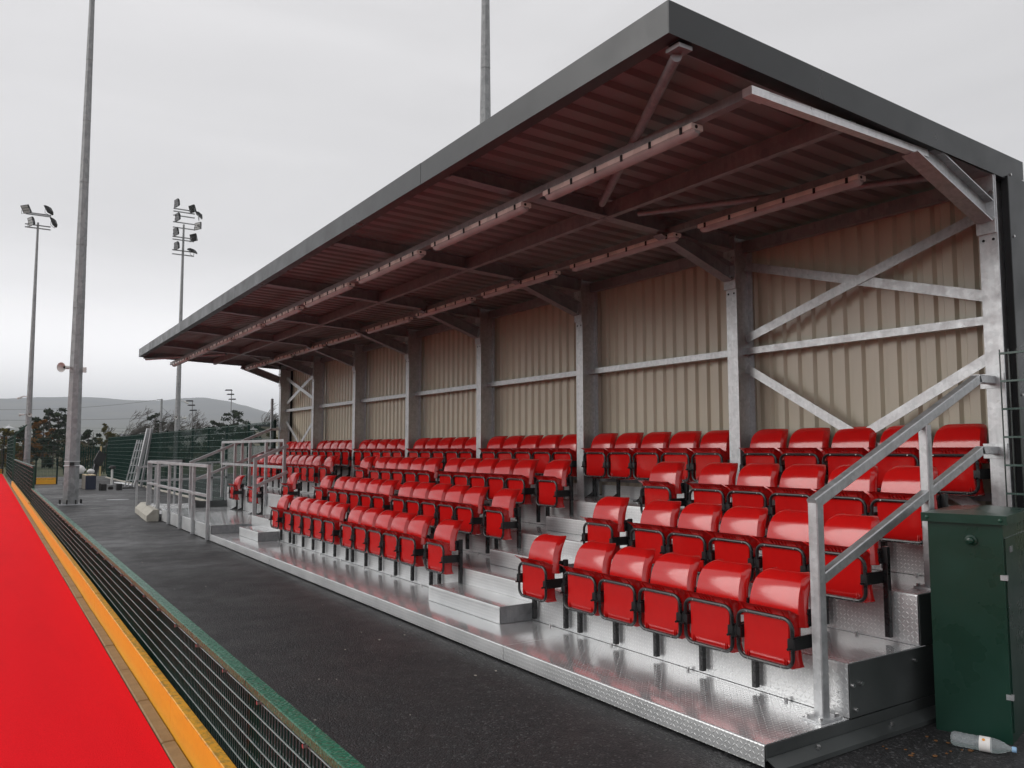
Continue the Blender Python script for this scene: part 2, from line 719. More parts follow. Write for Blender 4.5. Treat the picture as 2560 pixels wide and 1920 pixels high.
def copy_thing(root, loc, label, group=None):
    r = root.copy()
    COL.objects.link(r)
    r.location = loc
    r['label'] = label
    if group:
        r['group'] = group
    for ch in list(root.children):
        c = ch.copy()
        COL.objects.link(c)
        c.parent = r
        for g in list(ch.children):
            d = g.copy()
            COL.objects.link(d)
            d.parent = c
    return r

# ================================================================== SETTING
NEAR, FAR = 2.94, 20.57
X0, X1, X2, X3 = 3.515, 4.26, 5.007, 5.76
Z0, Z1, Z2, Z3 = .134, .447, .770, 1.094
PL = .29
COLY = [3.008 + 2.51 * k for k in range(8)]

g = MB().sheet([[(x, y, -.03) for x in (-3500, -300, 300, 3500)] for y in (-600, -60, 400, 1300)]).build('ground', 'grass')
tag(g, kind='structure')
a = MB().sheet([[(x, y, 0.0) for x in (1.0, 3, 6.1, 14)] for y in (-12, 0, 10, 25, 45, 57.5)]).build('tarmac', 'asphalt')
tag(a, kind='structure')
p = MB().sheet([[(x, y, .004) for x in (-3.2, -1.5, .907)] for y in (-30, 0, 20, 40, 66.5)]).build('pitch_surround', 'red_turf')
tag(p, kind='structure')
p = MB().sheet([[(x, y, .004) for x in (-56, -20, -3.28)] for y in (-30, 0, 20, 40, 66.5)]).build('pitch', 'unseen_green_turf')  # unseen green field, added to cut the red bounce light on the stand
tag(p, kind='structure')
p = MB().sheet([[(x, y, .004) for x in (-3.28, -3.2)] for y in (-30, 66.5)]).build('unseen_side_line', 'paper')  # unseen white line edging the added green field
tag(p, kind='structure')

# paving strip between pitch and kickboard: one paver per 0.9 m
ps = thing('paving_strip', None, None, (.95, 0, 0))
tag(ps, kind='structure')
y = -3.0
pm = None
k = 0
while y < 65:
    if pm is None:
        pm = MB().cbox(.914 - .95, .989 - .95, .006, .894, -.03, .014, .006).mesh('paver', 'kerb_paving')
    o = bpy.data.objects.new('paver', pm)
    COL.objects.link(o)
    o.parent = ps
    o.location = (random.uniform(-.002, .002), y, random.uniform(-.003, .003))
    o.rotation_euler = (0, random.uniform(-.02, .02), 0)
    y += .9

# hills
H = [(-3500, 120), (-2000, 150), (-900, 158), (-200, 156), (25, 163), (146, 170), (260, 176), (320, 176), (406, 172), (501, 172.5), (573, 182), (641, 186), (710, 179), (768, 166), (826, 146), (901, 118), (1050, 72), (1300, 38), (1800, 25), (3500, 20)]


def hx(x):
    for (a_, b_), (c_, d_) in zip(H, H[1:]):
        if a_ <= x <= c_:
            t = (x - a_) / (c_ - a_)
            t = t * t * (3 - 2 * t)
            return b_ + (d_ - b_) * t
    return 20


rows = []
xs = [-3500 + 100 * i for i in range(31)] + [-450 + 25 * i for i in range(1, 80)] + [1560 + 120 * i for i in range(17)]
rr = random.Random(5)
for j in range(34):
    t = j / 33
    yy = 900 + 2500 * t
    ft = min(1, max(0, (yy - 950) / 2050))
    f_ = ft ** 1.7 if yy <= 3000 else 1 - ((yy - 3000) / 400) ** 2 * .35
    rows.append([(x, yy, hx(x) * f_ + (0 if j in (0,) else sin(x * .013 + yy * .004) * 1.6 * f_ + sin(x * .041 + yy * .011) * .8 * f_ * (1 - t)) - 2 * (1 - ft)) for x in xs])
h = MB().sheet(rows).build('hills', 'moorland', smooth=True, fix=False)
tag(h, kind='structure')

# edging along the tall fence
e_ = thing('kerb_edging', None, None, (6.0, 20, 0))
tag(e_, kind='structure')
em = MB().cbox(-.05, .05, .006, .908, -.05, .06, .01).mesh('edging_stone', 'concrete')
for k in range(35):
    o = bpy.data.objects.new('edging_stone', em)
    COL.objects.link(o)
    o.parent = e_
    o.location = (0, 1.5 + .915 * k, random.uniform(-.01, .01))

# ================================================================== TERRACE
T = thing('terrace', 'stepped silver treadplate terrace that carries the rows of red seats', 'terrace', (X0, NEAR, 0))


def fold(xa, xb, za, zb, y0, y1, th=.004, r=.012):
    """folded plate: riser at xa from za to zb, tread back to xb"""
    P = [(xa, za)]
    for i in range(5):
        t = pi - i * pi / 8
        P.append((xa + r + r * cos(t), zb - r + r * sin(t)))
    P.append((xb, zb))
    Q = [(xb, zb - th), (xa + r, zb - th), (xa + th, zb - r), (xa + th, za)]
    pr = P + Q
    return MB().poly_extrude([(x, y0, z) for x, z in pr], (0, y1 - y0, 0))


YB = [NEAR, 5.51, 8.02, 10.53, 13.04, 15.58]
YC = YB + [18.07, FAR]
for (xa, xb, za, zb, ys) in ((X0, X1, .018, Z0, YB), (X1, X2, Z0 + .003, Z1, YB), (X2, X3, Z1 + .003, Z2, YC), (X3, 6.62, Z2 + .003, Z3, YC)):
    for y0, y1 in zip(ys, ys[1:]):
        z_a = za
        if xa == X2 and y0 > 15.5:
            z_a = PL + .003
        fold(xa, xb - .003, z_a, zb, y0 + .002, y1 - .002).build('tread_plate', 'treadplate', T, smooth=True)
for y0, y1 in zip(YC[5:], YC[6:]):
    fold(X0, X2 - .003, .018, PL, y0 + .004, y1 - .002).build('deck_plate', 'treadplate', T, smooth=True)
# closing panels
MB().box(X0 + .01, X1 - .002, 15.574, 15.580, Z0 + .002, PL - .006).build('end_panel', 'galvanised_dull', T)
MB().box(X1 + .01, X2 - .002, 15.5815, 15.588, PL + .002, Z1 - .006).build('end_panel', 'galvanised_dull', T)
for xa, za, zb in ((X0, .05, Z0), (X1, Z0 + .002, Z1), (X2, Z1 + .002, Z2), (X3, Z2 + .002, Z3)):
    MB().box(xa + .006, 6.60, NEAR - .006, NEAR - .001, za, zb - .005).build('end_panel', 'galvanised_shaded', T)
    MB().box(xa + .006, 6.60, FAR + .001, FAR + .006, za, zb - .005).build('end_panel', 'galvanised_shaded', T)
# foot channel along the near end
MB().poly_extrude([(X0 + .004, NEAR - .008, .064), (X0 + .004, NEAR - .014, .066), (X0 + .004, NEAR - .085, .030), (X0 + .004, NEAR - .085, .004), (X0 + .004, NEAR - .079, .004), (X0 + .004, NEAR - .079, .026), (X0 + .004, NEAR - .008, .060)], (3.08, 0, 0)).build('foot_channel', 'galvanised_shaded', T)
# toe boards below the wall
for a_, b_ in zip(COLY, COLY[1:]):
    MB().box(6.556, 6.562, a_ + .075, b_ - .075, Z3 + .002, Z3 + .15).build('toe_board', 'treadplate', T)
# half steps in the two aisles
for ya, yb in ((6.18, 7.56), (13.86, 15.06)):
    for xr, zl, zh in ((X1, Z0, PL), (X2, Z1, .607), (X3, Z2, .931)):
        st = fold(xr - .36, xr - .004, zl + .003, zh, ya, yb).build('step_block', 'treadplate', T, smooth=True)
        for q in (ya, yb):
            s_ = -1 if q == ya else 1
            MB().box(xr - .352, xr - .008, min(q + s_ * .001, q + s_ * .004), max(q + s_ * .001, q + s_ * .004), zl + .003, zh - .006).build('end_plate', 'galvanised_dull', st)
# bolts at the foot of each riser
bm_ = MB().cyl((0, 0, 0), (0, 0, 1), .011, .02, 8).mesh('bolt', 'bolt_steel')
def put(mesh, name, parent, loc, rot=None):
    o = bpy.data.objects.new(name, mesh)
    COL.objects.link(o)
    o.parent = parent
    o.location = Vector(loc) - Vector(parent.location)
    if rot:
        o.rotation_euler = rot
    return o
for x, z, ylim in ((X1 - .03, Z0, 15.4), (X2 - .03, Z1, 15.4), (X3 - .03, Z2, 20.4)):
    yy = NEAR + .42
    while yy < ylim:
        put(bm_, 'bolt', T, (x, yy, z + .001))
        yy += .836 if int(yy * 7) % 3 else 1.25
for q in ((X1 + .02, Z0 + .19), (X1 + .10, Z0 + .19), (X2 - .08, Z1 - .07), (X1 + .04, Z0 + .05)):
    put(bm_, 'bolt', T, (q[0], NEAR - .006, q[1]), (pi / 2, 0, 0))
for q in (3.9, 4.6, 5.2):
    put(bm_, 'bolt', T, (q, NEAR - .045, .052), (0.3, 0, 0))

# ================================================================== SHELTER
S = thing('shelter', 'long open fronted grandstand shelter with galvanised frame and dark grey roof edge', 'grandstand', (6.4, NEAR, 0))
XF = 6.27


def roofz(x):
    return 3.993 - .0305 * (x - 2.95)


def isec(mb, secs, w, tf=.009, tw=.008):
    """I section loft along X: secs = (x, y, zbot, ztop)"""
    o = len(mb.v)
    W2, Tt = w / 2, tw / 2
    for x, y, zb, zt in secs:
        for dy, z in [(-W2, zb), (W2, zb), (W2, zb + tf), (Tt, zb + tf), (Tt, zt - tf), (W2, zt - tf), (W2, zt), (-W2, zt), (-W2, zt - tf), (-Tt, zt - tf), (-Tt, zb + tf), (-W2, zb + tf)]:
            mb.v.append((x, y + dy, z))
    for k in range(len(secs) - 1):
        for i in range(12):
            j = (i + 1) % 12
            mb.f.append((o + 12 * k + i, o + 12 * k + j, o + 12 * (k + 1) + j, o + 12 * (k + 1) + i))
    for k in (0, 12 * (len(secs) - 1)):
        for q in ((0, 1, 2, 11), (5, 6, 7, 8), (10, 3, 4, 9)):
            mb.f.append(tuple(o + k + i for i in q))
    return mb


hole = MB().cyl((0, 0, 0), (-1, 0, 0), .011, .0015, 10).mesh('bolt_hole', 'dark_hole')
hexb = MB().cyl((0, 0, 0), (-1, 0, 0), .019, .014, 6).mesh('bolt', 'bolt_steel')
for k, yc in enumerate(COLY):
    c = MB().ibeam((XF + .125, yc, Z3 - .002 if k not in (0, 7) else 0), (XF + .125, yc, 3.86), .135, .25, .010, .008, upv=(1, 0, 0)).build('column', 'galvanised', S)
    MB().box(XF - .03, XF + .28, yc - .10, yc + .10, Z3 + .0005, Z3 + .012).build('base_plate', 'galvanised', c)
    for dy in (-.036, .036):
        put(hole, 'bolt_hole', S, (XF - .0005, yc + dy, 3.27)).parent = c
    rf = isec(MB(), [(3.004, yc + (.006 if k == 0 else 0), 3.868 + (.03 if k in (0, 7) else 0), roofz(3.0) - .004), (XF - .022, yc + (.006 if k == 0 else 0), 3.712 + (.045 if k in (0, 7) else 0), roofz(XF - .02) - .004)], .12).build('rafter', 'galvanised_dull', S)
    MB().box(XF - .021, XF - .001, max(yc - .075, 2.946), yc + .075, 3.315, 3.84 if k not in (0, 7) else 3.765).build('end_plate', 'galvanised', S)
    for dy in (-.047, .047):
        for z in (3.42, 3.62):
            put(hexb, 'bolt', S, (XF - .021, yc + dy, z))
    MB().ibeam((5.28, yc, 3.808), (XF - .021, yc, 3.475), .12, .165, .008, .007).build('haunch', 'galvanised' if k == 0 else 'galvanised_dull', S)
# purlins, eaves beam, rails per bay
for k in range(7):
    a_, b_ = COLY[k], COLY[k + 1]
    MB().beam((4.62, a_ + .006, 3.85), (4.62, b_ - .006, 3.85), .06, .13).build('purlin', 'galvanised_dull', S)
    MB().beam((6.48, a_ + .006, 3.775), (6.48, b_ - .006, 3.775), .07, .115).build('eaves_beam', 'galvanised_dull', S)
    MB().beam((6.455, a_ + .006, 2.687), (6.455, b_ - .006, 2.687), .07, .066).build('sheeting_rail', 'galvanised', S)
    MB().beam((6.53, a_ + .075, 1.32), (6.53, b_ - .075, 1.32), .05, .06).build('sheeting_rail', 'galvanised_dull', S)


def flat_brace(p, q, off):
    a_, b_ = Vector((6.41 + off, *p)), Vector((6.41 + off, *q))
    return MB().beam(a_, b_, .007, .085).build('cross_brace', 'galvanised', S)


for ya, yb in ((COLY[0], COLY[1]), (COLY[7], COLY[6])):
    d_ = 1 if yb > ya else -1
    flat_brace((ya + .10 * d_, 3.52), (yb - .06 * d_, 2.81), 0)
    flat_brace((ya + .10 * d_, 2.87), (yb - .06 * d_, 3.56), .012)
    flat_brace((yb - .06 * d_, 2.51), (ya + .10 * d_, .95 + .2), 0)
    flat_brace((ya + .10 * d_, 2.40), (yb - .06 * d_, 1.15), .012)
    MB().tube([(3.05, ya + .02 * d_, 3.83), (4.36, yb - .27 * d_, 3.815)], .031, 10).build('roof_brace', 'galvanised_dull', S, smooth=True)
    MB().tube([(4.82, yb - .22 * d_, 3.815), (6.2, ya + .06 * d_, 3.80)], .028, 10).build('roof_brace', 'galvanised_dull', S, smooth=True)
    MB().box(3.0, 3.1, ya - .05, ya + .05, 3.845, 3.868).build('brace_cleat', 'galvanised_dull', S)
    MB().box(4.30, 4.42, yb - .32 * d_ - .03, yb - .32 * d_ + .03, 3.83, 3.865).build('brace_cleat', 'galvanised_dull', S)

# wall sheets: trapezoidal profile, 1.02 m cover
P_ = .17
y = NEAR
while y < FAR + .03:
    yl = min(y + 1.02, FAR + .04)
    pts = [(y, 6.585)]
    k = 0
    while True:
        b_ = y + k * P_
        for dy, x in ((.08, 6.585), (.100, 6.617), (.148, 6.617), (.17, 6.585)):
            if b_ + dy <= yl + 1e-6:
                pts.append((b_ + dy, x))
        k += 1
        if b_ + P_ > yl:
            break
    pts = [(yy, xx) for yy, xx in pts]
    gr = [[(xx, yy, z) for yy, xx in pts] for z in (1.12, 3.86)]
    gb = [[(xx + .0015, yy, z) for yy, xx in pts] for z in (1.12, 3.86)]
    MB().sheet(gr, gb).build('wall_sheet', 'cream_cladding', S)
    y += 1.02
# outer skin of the back wall
MB().box(6.66, 6.67, NEAR, FAR + .04, .05, 3.84).build('outer_sheet', 'anthracite', S)
# roof sheets
y = NEAR + .03
while y < FAR:
    yl = min(y + 1.0, FAR + .02)
    pts = [(y, 0)]
    k = 0
    while True:
        b_ = y + k * .2
        for dy, z in ((.10, 0), (.122, .034), (.178, .034), (.20, 0)):
            if b_ + dy <= yl + 1e-6:
                pts.append((b_ + dy, z))
        k += 1
        if b_ + .2 > yl - 1e-6:
            break
    gr = [[(x, yy, roofz(x) + z) for yy, z in pts] for x in (2.94, 6.70)]
    gb = [[(x, yy, roofz(x) + z + .0015) for yy, z in pts] for x in (2.94, 6.70)]
    MB().sheet(gr, gb).build('roof_sheet', 'roof_liner', S)
    y += 1.0
MB().poly_extrude([(2.915, NEAR + .008, 4.044), (6.70, NEAR + .008, 3.920), (6.70, NEAR + .008, 3.930), (2.915, NEAR + .008, 4.055)], (0, FAR - NEAR + .04, 0)).build('top_sheet', 'anthracite', S)
# fascias
RN, RF = 2.94, 20.63
ys = [RN, 5.83, 8.8, 11.8, 14.8, 17.8, RF]
for i, (y0, y1) in enumerate(zip(ys, ys[1:])):
    d_ = .0015 * (i % 2)
    pr = [(2.905 - d_, 3.882), (2.905 - d_, 4.063 + d_), (2.97, 4.063 + d_), (2.97, 4.059), (2.910, 4.059), (2.910, 3.886), (3.0, 3.886), (3.0, 3.882)]
    fb = MB().poly_extrude([(x, y0 + .001, z) for x, z in pr], (0, y1 - y0 - .002, 0)).build('fascia', 'anthracite', S)
for yy, s_ in ((RN, 1), (RF, -1)):
    ya, yb = (yy, yy + .006 * s_)
    MB().poly_extrude([(2.9055, yy, 3.880), (6.71, yy, 3.745), (6.71, yy, 3.94), (2.9055, yy, 4.063)], (0, -.005 * s_, 0)).build('end_fascia', 'anthracite', S)
    MB().poly_extrude([(3.003, yy, 3.878), (6.68, yy, 3.748), (6.68, yy, 3.752), (3.003, yy, 3.882)], (0, .10 * s_, 0)).build('fascia_return', 'black_trim', S)
# corner flashings
MB().box(6.43, 6.70, NEAR - .02, NEAR - .014, .02, 3.775).build('corner_flashing', 'anthracite', S)
MB().box(6.42, 6.426, NEAR - .02, NEAR + .03, .02, 3.775).build('corner_flashing', 'black_trim', S)
MB().box(6.43, 6.70, FAR + .05, FAR + .056, .02, 3.775).build('corner_flashing', 'anthracite', S)
ys_ = MB().cyl((0, 0, 0), (0, -1, 0), .010, .008, 8).mesh('screw', 'bolt_steel')
for x, z in ((6.50, 3.80), (6.68, 3.78), (6.47, 3.31), (6.47, 2.1), (6.47, 1.5)):
    put(ys_, 'screw', S, (x, RN - .005 if z > 3.5 else NEAR - .02, z))
# downpipe at the far end
MB().tube([(6.12, 20.74, .05), (6.12, 20.74, 3.0)], .035, 10).build('downpipe', 'galvanised_dull', S, smooth=True)

# ------------------------------------------------------------------ trunking and lights
TR = thing('cable_trunking', 'silver cable trunking running in two lines under the shelter rafters', 'cable trunking', (3.62, 3.0, 3.74))
for xc in (3.655, 5.385):
    MB().box(xc - .032, xc + .032, 3.0 if xc < 4 else 3.02, 20.75, 3.742, 3.802).build('trunking_run', 'galvanised_dull', TR)
    MB().box(xc - .034, xc + .034, 20.752, 20.758, 3.735, 3.81).build('end_cap', 'galvanised', TR)
MB().box(3.69, 5.45, 2.985, 3.045, 3.742, 3.784).build('trunking_cross_run', 'galvanised_white', TR)
MB().box(3.60, 3.755, 2.980, 3.050, 3.740, 3.790).build('trunking_elbow', 'galvanised_white', TR)
MB().box(3.61, 5.44, 2.983, 3.047, 3.7855, 3.7905).build('trunking_lid', 'galvanised_white', TR)

ORD = ['first', 'second', 'third', 'fourth', 'fifth', 'sixth', 'seventh', 'eighth', 'ninth', 'tenth']


def make_light(loc, label):
    t = thing('batten_light', label, 'light', loc, 'batten lights under the shelter roof')
    x, y, z = loc
    L = 1.61
    hm = MB()
    sec = [(-.047, -.002), (.047, -.002), (.052, -.012), (.052, -.040), (-.052, -.040), (-.052, -.012)]
    hm.ring_loft([[(x + a_, y + q, z + b_) for a_, b_ in sec] for q in (.0, L)])
    hm.build('housing', 'white_plastic', t)
    dm = MB()
    rings = []
    for q, s_ in ((.0, .55), (.02, .92), (.05, 1), (L - .05, 1), (L - .02, .92), (L, .55)):
        rings.append([(x + .049 * s_ * cos(pi + pi * i / 8), y + q, z - .0405 + (.040 * s_) * sin(pi + pi * i / 8)) for i in range(9)])
    dm.ring_loft(rings)
    dm.build('diffuser', 'floodlight_glass', t, smooth=True)
    MB().cyl((x - .01, y - .004, z - .022), (0, 1, 0), .012, .006, 8).build('cable_gland', 'dark_rubber', t)
    cm = MB().box(-.0065, .0, -.010, .010, -.052, -.008).box(-.011, -.0065, -.005, .005, -.03, -.012).mesh('clip', 'black_trim')
    for k in range(6):
        o = bpy.data.objects.new('clip', cm)
        COL.objects.link(o)
        o.parent = t
        o.location = (-.052, .09 + k * (L - .18) / 5, 0)
    return t


l0 = make_light((3.655, 3.46, 3.742), 'batten light under the front trunking, first from the near end')
for r_, xc in enumerate((3.655, 5.385)):
    for k in range(9):
        if r_ == 0 and k == 0:
            continue
        copy_thing(l0, (xc, 3.46 + 1.92 * k, 3.742), 'batten light under the %s trunking, %s from the near end' % (('front', 'rear')[r_], ORD[k]))

# ------------------------------------------------------------------ seats
SP = .46
GROUP = 'red tip-up seats of the stand'


def seat_meshes():
    d = {}
    # backrest shell
    us = [-1, -.985, -.95, -.88, -.7, -.4, 0, .4, .7, .88, .95, .985, 1]
    vs = [0, .15, .3, .45, .58, .7, .8, .88, .94, .98, 1.0]
    gr, gb = [], []
    for v in vs:
        z = .495 + .305 * sin(v * pi / 2) ** 1.0 if v > 0 else .495
        z = .495 + .305 * (1 - (1 - v) ** 1.35)
        xb = .085 + .135 * v ** 2.6
        w = .217 - .030 * v
        cr = .085
        dz = .800 - z
        if dz < cr:
            w -= cr * .8 * (1 - sqrt(max(0, 1 - ((cr - dz) / cr) ** 2)))
        row, rb = [], []
        for u in us:
            au = abs(u)
            yy = w * (u if au < .95 else (1 if u > 0 else -1) * (.95 + .05 * min(1, (au - .95) / .035)))
            xe = 0
            if au > .88:
                xe = .006 + (0.0 if au < .95 else (.018 if au < .98 else (.035 if au < .99 else .055)))
            xc_ = xb + xe - .012 * (1 - u * u)
            row.append((xc_, yy, z))
            rb.append((xc_ + .005, yy * .985, z - .003))
        gr.append(row)
        gb.append(rb)
    m = MB().sheet(gr, gb)
    d['backrest'] = m.mesh('backrest', 'red_plastic', True)
    # fold mark, back mounting lugs
    # seat pan, tipped up
    us = [-1, -.99, -.965, -.92, -.86, -.5, 0, .5, .86, .92, .965, .99, 1]
    prof = [(.244, .062, .150), (.248, .048, .172), (.256, .034, .184), (.270, .022, .187), (.29, .015, .186), (.31, .012, .184), (.38, .012, .180), (.45, .012, .179), (.52, .011, .182), (.555, .006, .187), (.575, -.004, .194), (.592, -.020, .202), (.606, -.042, .209), (.614, -.056, .212)]
    gr, gb = [], []
    for z, x, w in prof:
        row, rb = [], []
        for u in us:
            au = abs(u)
            k = max(0, min(1, (z - .555) / .05))
            xe = 0 if au < .9 else {.92: .006, .965: .022, .99: .055, 1: .095}[round(au, 3)]
            xe = xe * (1 - .75 * k)
            ww = w + .004 * (au > .98)
            yy = ww * (u / .86 if au <= .86 else (1 if u > 0 else -1) * (1 + .06 * (au - .86) / .14))
            row.append((x + xe, yy * .93, z))
            rb.append((x + xe + .006, yy * .915, z - .002))
        gr.append(row)
        gb.append(rb)
    m = MB().sheet(gr, gb)
    # stiffening ribs under the lip and in the lower corners
    for yy in (-.15, -.056, -.028, 0, .028, .056, .15):
        m.add([(.012, yy - .002, .548), (.012, yy + .002, .548), (-.040, yy + .0015, .604), (-.040, yy - .0015, .604), (.004, yy - .002, .604), (.004, yy + .002, .604)],
              [(0, 1, 2, 3), (0, 3, 4), (1, 5, 2), (3, 2, 5, 4)])
    for yy in (-.150, -.135, .135, .150):
        m.add([(.010, yy - .002, .318), (.010, yy + .002, .318), (.004, yy + .002, .275), (.004, yy - .002, .275), (.03, yy, .27)], [(0, 1, 2, 3), (0, 3, 4), (1, 4, 2)])
    d['seat_pan'] = m.mesh('seat_pan', 'red_plastic', True)
    # tubular frame
    pts = []
    yw, zb, zt, r = .205, .266, .552, .062
    for cx, cz, a0 in ((yw - r, zt - r, 0), (-yw + r, zt - r, 90), (-yw + r, zb + r, 180), (yw - r, zb + r, 270)):
        for i in range(6):
            t = radians(a0 + 18 * i)
            pts.append((-.001, cx + r * cos(t), cz + r * sin(t)))
    m = MB().tube(pts, .0122, 8, closed=True)
    d['seat_frame'] = m.mesh('seat_frame', 'black_paint', True)
    m = MB()
    for yy in (-.125, .125):
        for z in (.552, .266):
            m.cyl((-.012, yy, z), (-1, 0, 0), .0055, .003, 8)
    d['screws'] = m.mesh('screw_set', 'bolt_steel')
    # side bracket from frame to post
    for nm, s_ in (('l', 1), ('r', -1)):
        m = MB()
        y0, y1 = sorted((s_ * .208, s_ * .219))
        m.box(-.016, .175, y0, y1, .375, .452)
        y2, y3 = sorted((s_ * .178, s_ * .226))
        m.box(-.014, .020, y2, y3, .378, .440)
        m.cyl((-.014, s_ * .200, .385), (-1, 0, 0), .008, .028, 8)
        d['bracket' + nm] = m.mesh('bracket', 'black_paint')
        m = MB()
        y0, y1 = sorted((s_ * .20, s_ * .222))
        m.box(.135, .172, y0, y1, .50, .60)
        for z in (.525, .575):
            m.cyl((.135, s_ * .214, z), (-1, 0, 0), .006, .005, 6)
        d['lug' + nm] = m.mesh('back_lug', 'black_paint')
    # post, fixed to the riser
    m = MB().cbox(.168, .206, -.019, .019, .030, .612, .004)
    m.cyl((.168, 0, .06), (-1, 0, 0), .010, .004, 8)
    d['leg'] = m.mesh('leg', 'black_paint')
    # post with a foot plate standing on the tread
    m = MB().cbox(.168, .206, -.019, .019, .012, .612, .004)
    m.box(.03, .24, -.022, .022, .001, .010)
    m.poly_extrude([(.168, -.006, .012), (.168, -.006, .07), (.06, -.006, .012)], (0, .012, 0))
    d['footleg'] = m.mesh('leg', 'black_paint')
    return d


SM = seat_meshes()


def seat(loc, label, first, foot=False, group=GROUP):
    t = thing('stadium_seat', label, 'seat', loc, group)

    def prt(k, nm, y=0):
        o = bpy.data.objects.new(nm, SM[k])
        COL.objects.link(o)
        o.parent = t
        o.location = (0, y, 0)
        return o
    prt('backrest', 'backrest')
    pan = prt('seat_pan', 'seat_pan')
    fr = prt('seat_frame', 'seat_frame')
    sc = prt('screws', 'screw_set')
    sc.parent = fr
    for s_ in 'lr':
        prt('bracket' + s_, 'bracket')
        prt('lug' + s_, 'back_lug')
    lg = 'footleg' if foot else 'leg'
    prt(lg, 'leg', .236)
    if first:
        prt(lg, 'leg', -.236)
    return t


Y0S = 3.354
BAY = 2.508
ROWS = {1: (X1 - .222, Z0, 'front row'), 2: (X2 - .228, Z1, 'second row'), 3: (X3 - .25, Z2, 'third row'), 4: (6.235, Z3, 'back row')}
LAY = {1: {0: range(5), 1: (0, 4), 2: range(5), 3: range(5), 4: (0,)},
       2: {0: range(5), 1: (0, 4), 2: range(5), 3: range(5), 4: (0, 4)},
       3: {0: range(5), 1: (0, 4), 2: range(5), 3: range(5), 4: (0, 4), 5: range(5), 6: range(5)},
       4: {b: range(5) for b in range(7)}}
BN = ['nearest', 'second', 'third', 'fourth', 'fifth', 'sixth', 'farthest']
for r_, lay in LAY.items():
    x, z, rn = ROWS[r_]
    for b, idx in lay.items():
        for s_ in idx:
            if len(idx) == 5:
                lab = 'red tip-up seat, %s from the right in the %s bay of the %s' % (ORD[s_], BN[b], rn)
            elif b == 1:
                lab = 'lone red tip-up seat on the %s side of the near aisle, %s' % ('right' if s_ == 0 else 'left', rn)
            else:
                lab = 'lone red tip-up seat on the %s side of the far aisle, %s' % ('right' if s_ == 0 else 'left', rn)
            seat((x, Y0S + b * BAY + s_ * SP, z), lab, s_ == idx[0] or len(idx) < 5, foot=(r_ == 4))
seat((X2 - .23, 19.2, PL), 'free standing red seat at the far side of the wheelchair platform', True, True)
seat((X2 - .23, 17.62, PL), 'free standing red seat midway along the wheelchair platform', True, True)

# ================================================================== HANDRAILS
CH = .006


def end_rail(y, label, s_):
    t = thing('handrail', label, 'handrail', (4.13, y, Z0), 'sloping handrails at the ends of the stand')
    MB().beam((4.13, y, Z0 + .012), (4.13, y, 1.385), .066, .066, ch=CH).build('post', 'galvanised', t)
    MB().beam((5.33, y, Z2 + .012), (5.33, y, 1.86), .062, .062, ch=CH).build('post', 'galvanised', t)
    m = MB()
    m.beam((4.10, y, 1.372), (6.05, y, 2.207), .062, .066, ch=CH).build('top_rail', 'galvanised', t)
    MB().beam((6.03, y, 2.207), (6.40, y, 2.207), .062, .062, ch=CH).build('top_rail_end', 'galvanised', t)
    MB().beam((4.16, y, .935), (6.05, y, 1.687), .058, .062, ch=CH).build('lower_rail', 'galvanised', t)
    MB().beam((6.03, y, 1.685), (6.40, y, 1.685), .058, .058, ch=CH).build('lower_rail_end', 'galvanised', t)
    for z in (2.207, 1.685):
        MB().box(6.262, 6.270, y - .085, y + .085, z - .06, z + .05).build('fixing_plate', 'galvanised', t)
        MB().box(6.395, 6.425, y - .012 if s_ > 0 else y - .05, y + .05 if s_ > 0 else y + .012, z - .045, z + .045).build('fixing_plate', 'galvanised', t)
        put(bm_, 'bolt', t, (6.41, y - .012, z), (pi / 2, 0, 0))
    for x, z in ((4.13, Z0), (5.33, Z2)):
        b_ = MB().box(x - .10, x + .10, y - .065, y + .065, z + .001, z + .012).build('base_plate', 'galvanised', t)
        for dx in (-.075, .075):
            for dy in (-.045, .045):
                put(bm2, 'bolt', t, (x + dx, y + dy, z + .012)).parent = b_
    return t


bm2 = MB().cyl((0, 0, 0), (0, 0, 1), .014, .018, 6).mesh('bolt', 'bolt_steel')
end_rail(3.03, 'galvanised sloping handrail at the near end of the stand beside the green cabinet', 1)
end_rail(20.50, 'galvanised sloping handrail at the far end of the stand', -1)


def guard(name, label, posts, zt, zm, zb, w=.058, cap=None, group='galvanised guard rails of the wheelchair platform', mids=True):
    """posts: list of (x,y); straight guard rail"""
    t = thing(name, label, 'guard rail', (posts[0][0], posts[0][1], 0), group)
    for (x, y), b_ in zip(posts, zb if isinstance(zb, (list, tuple)) else [zb] * len(posts)):
        MB().beam((x, y, b_), (x, y, zt - .058), w, w, ch=.004).build('post', 'galvanised', t)
    a_, b_ = posts[0], posts[-1]
    d_ = Vector((b_[0] - a_[0], b_[1] - a_[1], 0)).normalized() * (w / 2)
    MB().beam((a_[0] - d_.x, a_[1] - d_.y, zt - .029), (b_[0] + d_.x, b_[1] + d_.y, zt - .029), w + .002, w, ch=.004).build('top_rail', 'galvanised', t)
    for p, q in zip(posts, posts[1:]):
        e = Vector((q[0] - p[0], q[1] - p[1], 0)).normalized() * (w / 2 + .001)
        MB().beam((p[0] + e.x, p[1] + e.y, zm), (q[0] - e.x, q[1] - e.y, zm), .05, .055, ch=.004).build('mid_rail', 'galvanised', t)
    return t


